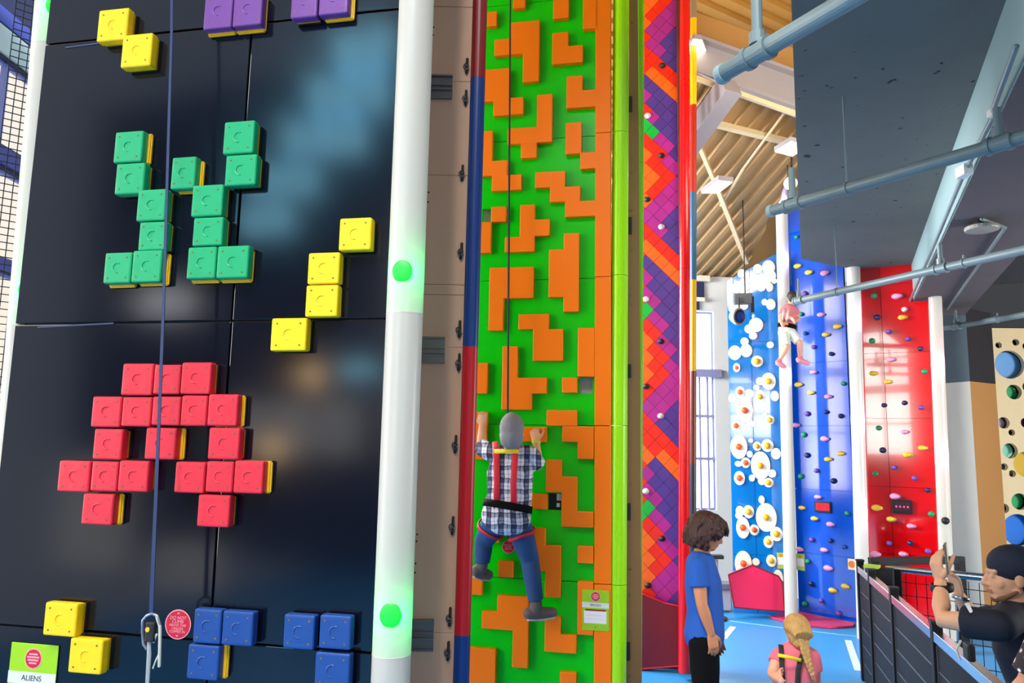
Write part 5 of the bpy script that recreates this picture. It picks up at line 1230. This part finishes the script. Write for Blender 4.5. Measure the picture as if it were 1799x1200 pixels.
for k in range(26):     # combed strands drawn to the nape
    a = -1.5 + 3.0 * k / 25; st = hc + V((math.sin(a) * .068, -.02 - math.cos(a) * .03, .085 * math.cos(a * .8) - .01)); en = hc + V((.006, -.086, -.035))
    mid = st.lerp(en, .5) + V((math.sin(a) * .014, -.045, 0)); tube(bm, [st, mid, en], [.006, .008, .006], 7)
br = [hc + V((.004, -.088, -.035)), hc + V((.006, -.098, -.075)), hc + V((.012, -.104, -.115)), hc + V((.020, -.118, -.155)), hc + V((.030, -.128, -.195))]
organic(bm, 'hair', mat('blonde_hair', (190, 146, 84), .5, var=.45, scale=30, bump=.9, bscale=60, stretch=(2.2, 1, .5)), gi, .004, 1)
bm = bmesh.new(); n_ = 16
for k in range(n_):     # plaited lobes
    f = k / (n_ - 1) * (len(br) - 1.001); i = int(f); c = br[i].lerp(br[i + 1], f - i); sgn = 1 if k % 2 else -1; w_ = .021 - .010 * k / n_
    ell(bm, c + V((sgn * w_ * .62, -.004, 0)), (w_ * .80, w_ * .66, w_ * 1.15), Euler((0, sgn * .6, 0)).to_matrix(), 2)
tube(bm, [br[-1], br[-1] + V((.01, 0, -.03)), br[-1] + V((.02, 0, -.05))], [.010, .012, .004], 8)
organic(bm, 'braid', MATS['blonde_hair'], gi, .0035, 1)
bm = bmesh.new(); tube(bm, [br[-1] + V((0, 0, .004)), br[-1] + V((.002, 0, -.006))], .0125, 12, round_=False); fin(bm, 'hair_tie', M_pk, gi)
gb = lambda x, y, d=.118: G(x, y, Yg - d)
for xs in (((1372, 1133, .05), (1373, 1150, .108), (1374, 1175, .118), (1375, 1203, .115), (1376, 1230, .13)), ((1418, 1137, .05), (1406, 1160, .116), (1402, 1178, .12), (1401, 1203, .118), (1400, 1230, .13))):
    band(gi, [gb(*q) for q in xs], .0145, M_blkweb, 'harness_strap', V((1, 0, 0)), .2)
band(gi, [gb(1367, 1151, .13), gb(1387, 1155, .138), gb(1407, 1160, .132)], .0095, M_yel, 'harness_bar', V((0, 0, 1)), .35)
bm = bmesh.new(); tube(bm, [G(1397, 1206), G(1397, 1222)], [.128, .128], 24, side=V((1, 0, 0)), flat=.8, round_=False); fin(bm, 'waist_belt', M_black_cl, gi, True)

# --- man at the fence holding up a phone
Ym = 3.5; Q = lambda x, y, Y=Ym: at(x, y, Y)
J = dict(head=Q(1777, 1013), neck=Q(1782, 1066), upper=Q(1790, 1092), chest=Q(1800, 1135), waist=Q(1832, 1215), pelvis=Q(1842, 1280),
         shL=Q(1760, 1100, 3.33), shR=Q(1765, 1088, 3.70), elL=Q(1655, 1088, 3.52), elR=Q(1712, 1092, 3.92), wrL=Q(1652, 1024, 3.66), wrR=Q(1685, 1046, 3.86),
         hipL=Q(1842, 1300, 3.4), hipR=Q(1842, 1300, 3.6))
for k, yy in (('L', 3.38), ('R', 3.62)):
    p = J['hip' + k]; J['kn' + k] = V((p.x - .02, yy, .48)); J['an' + k] = V((p.x, yy, .09)); J['heel' + k] = V((p.x + .05, yy, .05)); J['toe' + k] = V((p.x - .16, yy, .045))
mn = thing('person', 'man in a navy t-shirt and backwards cap photographing with his phone at the fence', 'person', V((J['pelvis'].x, Ym, 0)))
fw = V((-1, .32, .02)); upv = V((0, 0, 1)); hs = 1.06
P = body(mn, J, 1.04, fw, upv, S_light, {'L': ((-.10, .15, 1), (1, .15, 0), .45, -1), 'R': ((-.30, -.1, 1), (-1, -.2, 0), .45, -1)}, voxel=.0052, fat=1.1)
shirt(mn, J, 1.06, mat('navy_cotton', (10, 16, 36), .8, var=.2, scale=4, bump=.5, bscale=8), (.62, .6), hem=.5, grow=1.1)
trousers(mn, J, 1.04, M_black_cl, .97)
shoes(mn, J, 1.04, M_rub, M_white)
f_, r_, u_ = frame(fw, upv); R3 = Matrix((r_, f_, u_)).transposed()
bm = bmesh.new(); ell(bm, P(0, -.014, .050), (.094, .113, .094), R3, 3); ell(bm, P(0, -.060, .0), (.086, .070, .075), R3, 3)
tube(bm, [P(-.05, -.100, -.022), P(0, -.122, -.028), P(.05, -.100, -.022)], [.018, .022, .018], 10)
organic(bm, 'cap', mat('navy_cap', (20, 30, 52), .8, var=.15, bump=.3, bscale=60), mn, .006, 2)
bm = bmesh.new()      # short beard along the jaw
tube(bm, [P(-.066, .0, -.055), P(-.045, .045, -.090), P(0, .070, -.100), P(.045, .045, -.090), P(.066, .0, -.055)], [.008, .014, .016, .014, .008], 10); ell(bm, P(0, .058, -.098), (.030, .030, .020), R3, 2)
organic(bm, 'beard', mat('brown_beard', (120, 84, 60), .9, var=.3, scale=60, bump=.6, bscale=120), mn, .005, 2)
w_ = J['wrL'] - V((0, .01, .02)); band(mn, [w_ + V((math.cos(a) * .046, math.sin(a) * .046, .004 * math.cos(a))) for a in [2 * math.pi * q / 18 for q in range(19)]], .018, M_rub, 'watch_strap', V((0, 0, 1)), .35)
w_ = J['wrR'] + V((.008, 0, -.012)); o = band(mn, [w_ + V((math.cos(a) * .038, math.sin(a) * .038, -.006 * math.cos(a))) for a in [2 * math.pi * q / 18 for q in range(19)]], .009, M_chrome, 'bracelet', V((0, 0, 1)), .4)
bm = bmesh.new(); a, b_ = J['shL'].lerp(J['elL'], .50), J['shL'].lerp(J['elL'], .50)
e_ = Q(1699, 1062, 3.36); prism(bm, [Q(1697, 1061, 3.36), Q(1703, 1060, 3.36), Q(1709, 1074, 3.345), Q(1706, 1077, 3.345)], V((0, .012, 0))); fin(bm, 'sleeve_mark', M_white, mn)
pc = Q(1663, 981, 3.62); wx = V((.55, .83, 0)).normalized(); nx = V((wx.y, -wx.x, 0)); uz_ = V((-.05, 0, 1)).normalized()
ph = thing('phone', 'grey smartphone held upright by the man in the navy cap', 'phone', pc - V((0, 0, .07)))
bm = bmesh.new(); obox(bm, pc, wx * .036, nx * .0045, uz_ * .072); fin(bm, 'case', mat('phone_grey', (104, 96, 84), .3), ph, bevel=.004)
bm = bmesh.new(); obox(bm, pc + nx * .0052, wx * .032, nx * .0004, uz_ * .067); fin(bm, 'screen', mat('phone_screen', (120, 124, 116), .1, emit=(150, 150, 130), strength=.2), ph)
bm = bmesh.new(); obox(bm, pc - nx * .006 + uz_ * .05 - wx * .016, wx * .011, nx * .0022, uz_ * .014); fin(bm, 'camera_bump', M_rub, ph, bevel=.002)

# --- person in a patterned top, at the right edge
Yp = 3.0; Q2 = lambda x, y, Y=Yp: at(x, y, Y)
J = dict(head=Q2(1880, 1050), neck=Q2(1880, 1092), upper=Q2(1880, 1112), chest=Q2(1880, 1160), waist=Q2(1880, 1240), pelvis=Q2(1880, 1310),
         shL=Q2(1838, 1128, 2.86), shR=Q2(1880, 1128, 3.2), elL=Q2(1806, 1200, 2.88), elR=Q2(1880, 1235, 3.28), wrL=Q2(1750, 1262, 2.98), wrR=Q2(1820, 1240, 3.3), hipL=Q2(1880, 1325, 2.9), hipR=Q2(1880, 1325, 3.1))
for k, yy in (('L', 2.9), ('R', 3.1)):
    p = J['hip' + k]; J['kn' + k] = V((p.x, yy, .46)); J['an' + k] = V((p.x, yy, .09)); J['heel' + k] = V((p.x + .05, yy, .05)); J['toe' + k] = V((p.x - .15, yy, .045))
pp = thing('person', 'person in a black and white patterned top at the right edge', 'person', V((J['pelvis'].x, Yp, 0)))
body(pp, J, .97, (-1, .3, 0), (0, 0, 1), S_tan, {'L': ((-1, .1, -.2), (0, 0, -1), .4, 1), 'R': ((-1, 0, 0), (0, 0, -1), .4, -1)}, voxel=.008)
mp = mat('patterned_cloth', (30, 26, 32), .85); nt = mp.node_tree; vo = nt.nodes.new('ShaderNodeTexVoronoi'); vo.inputs['Scale'].default_value = 32; cr = nt.nodes.new('ShaderNodeValToRGB'); cr.color_ramp.elements[0].position = .30; cr.color_ramp.elements[1].position = .42
cr.color_ramp.elements[0].color = lin((216, 204, 212)); cr.color_ramp.elements[1].color = lin((34, 26, 32)); tc = nt.nodes.new('ShaderNodeTexCoord'); nt.links.new(tc.outputs['Object'], vo.inputs['Vector']); nt.links.new(vo.outputs['Distance'], cr.inputs[0]); nt.links.new(cr.outputs[0], nt.nodes['Principled BSDF'].inputs['Base Color'])
shirt(pp, J, .97, mp, (.85, .85), 'patterned_top', hem=.5); trousers(pp, J, .97, M_black_cl, .97); shoes(pp, J, .97, M_rub, M_white)
bm = bmesh.new(); ell(bm, J['head'] + V((.03, -.0, .04)), (.11, .09, .10), sub=3); ell(bm, J['head'] + V((.06, 0, -.06)), (.07, .08, .12), sub=3); organic(bm, 'hair', mat('dark_hair', (50, 36, 28), .6, bump=.5, bscale=50), pp, .008, 2)

# --- child hanging on the rope by the blue wall
Yk = 9.25; K = lambda x, y, Y=Yk: at(x, y, Y); s = .66
J = dict(head=K(1391, 523), neck=K(1389, 536), upper=K(1387, 543), chest=K(1385, 553), waist=K(1383, 568), pelvis=K(1382, 580),
         shL=K(1376, 545), shR=K(1397, 545), elL=K(1371, 560, 9.2), elR=K(1402, 560, 9.25), wrL=K(1375, 572, 9.1), wrR=K(1396, 566, 9.05),
         hipL=K(1376, 584), hipR=K(1389, 584), knL=K(1382, 611, 9.15), knR=K(1405, 603, 9.15), anL=K(1370, 632, 9.2), anR=K(1406, 628, 9.2), heelL=K(1367, 637, 9.17), toeL=K(1378, 644, 9.2), heelR=K(1403, 632, 9.15), toeR=K(1420, 638, 9.2))
kd = thing('person', 'small child in pink top and pale shorts hanging by the blue wall', 'person', J['pelvis'])
body(kd, J, s, (.3, 1, 0), (0, 0, 1), S_kid, {'L': ((.4, .3, .3), (1, 0, 0), .5, 1), 'R': ((-.3, .3, .6), (-1, 0, 0), .5, 1)}, voxel=.006)
shirt(kd, J, s, mat('dusty_pink', (216, 120, 130), .85, var=.2, scale=14), (.55, .55), hem=.2, voxel=.007)
trousers(kd, J, s, mat('pale_shorts', (216, 220, 206), .85), .44, 'shorts', voxel=.007)
shoes(kd, J, s, mat('pink_shoe', (238, 130, 136), .6), M_pk)
bm = bmesh.new(); ell(bm, J['head'] + V((0, -.012, .02)), (.062, .068, .066), sub=3); ell(bm, J['head'] + V((0, -.03, -.02)), (.055, .04, .05), sub=3); organic(bm, 'hair', MATS['dark_hair'], kd, .006, 2)
kb = lambda x, y, d=.105: K(x, y, Yk - d)
for xs in (((1378, 541, .05), (1376, 552, .10), (1374, 568, .10)), ((1386, 540, .05), (1384, 552, .105), (1381, 568, .10))):
    band(kd, [kb(*q) for q in xs], .014, mat('white_webbing', (226, 216, 206), .6), 'harness_strap', V((1, 0, 0)), .25)
bm = bmesh.new(); tube(bm, [K(1383, 570), K(1382, 577)], [.118, .118], 24, side=V((1, 0, 0)), flat=.8, round_=False); fin(bm, 'waist_belt', M_black_cl, kd, True)
top = K(1390, 520, Yk - .02); bm = bmesh.new(); tube(bm, [K(1390, 500, 9.2), V((top.x, 9.2, 6.5))], .006, 8); tag(fin(bm, 'belay_strap', M_blkweb, smooth=True), 'thin dark strap holding up the hanging child', 'strap')
bm = bmesh.new(); 

# pouch on the rail
c = atz(1703, 1150, FT + .03); pt = thing('pouch', 'small black pouch with a white strap on the fence rail beside the elbow', 'pouch', V((c.x, c.y, FT - .01)))
bm = bmesh.new(); obox(bm, V((c.x, c.y, FT + .045)), fd * .05, fn * .02, V((0, 0, .045))); fin(bm, 'bag', M_rub, pt, bevel=.012)
bm = bmesh.new(); q = V((c.x, c.y, FT)); tube(bm, [q + fn * .03 + V((-.01, 0, .10)), q + fn * .035 + V((-.03, 0, .05)), q + fn * .03 + V((-.02, 0, .0))], .007, 8, flat=.5); fin(bm, 'white_strap', M_white, pt, True)
bm = bmesh.new(); tube(bm, [q - fd * .07 + V((0, 0, .06)), q - fd * .08 + V((0, 0, .02)), q - fd * .06 + V((0, 0, -.005))], .009, 8, flat=.5); fin(bm, 'white_buckle', M_white, pt, True)
for m_ in list(bpy.data.meshes):
    if m_.users == 0: bpy.data.meshes.remove(m_)
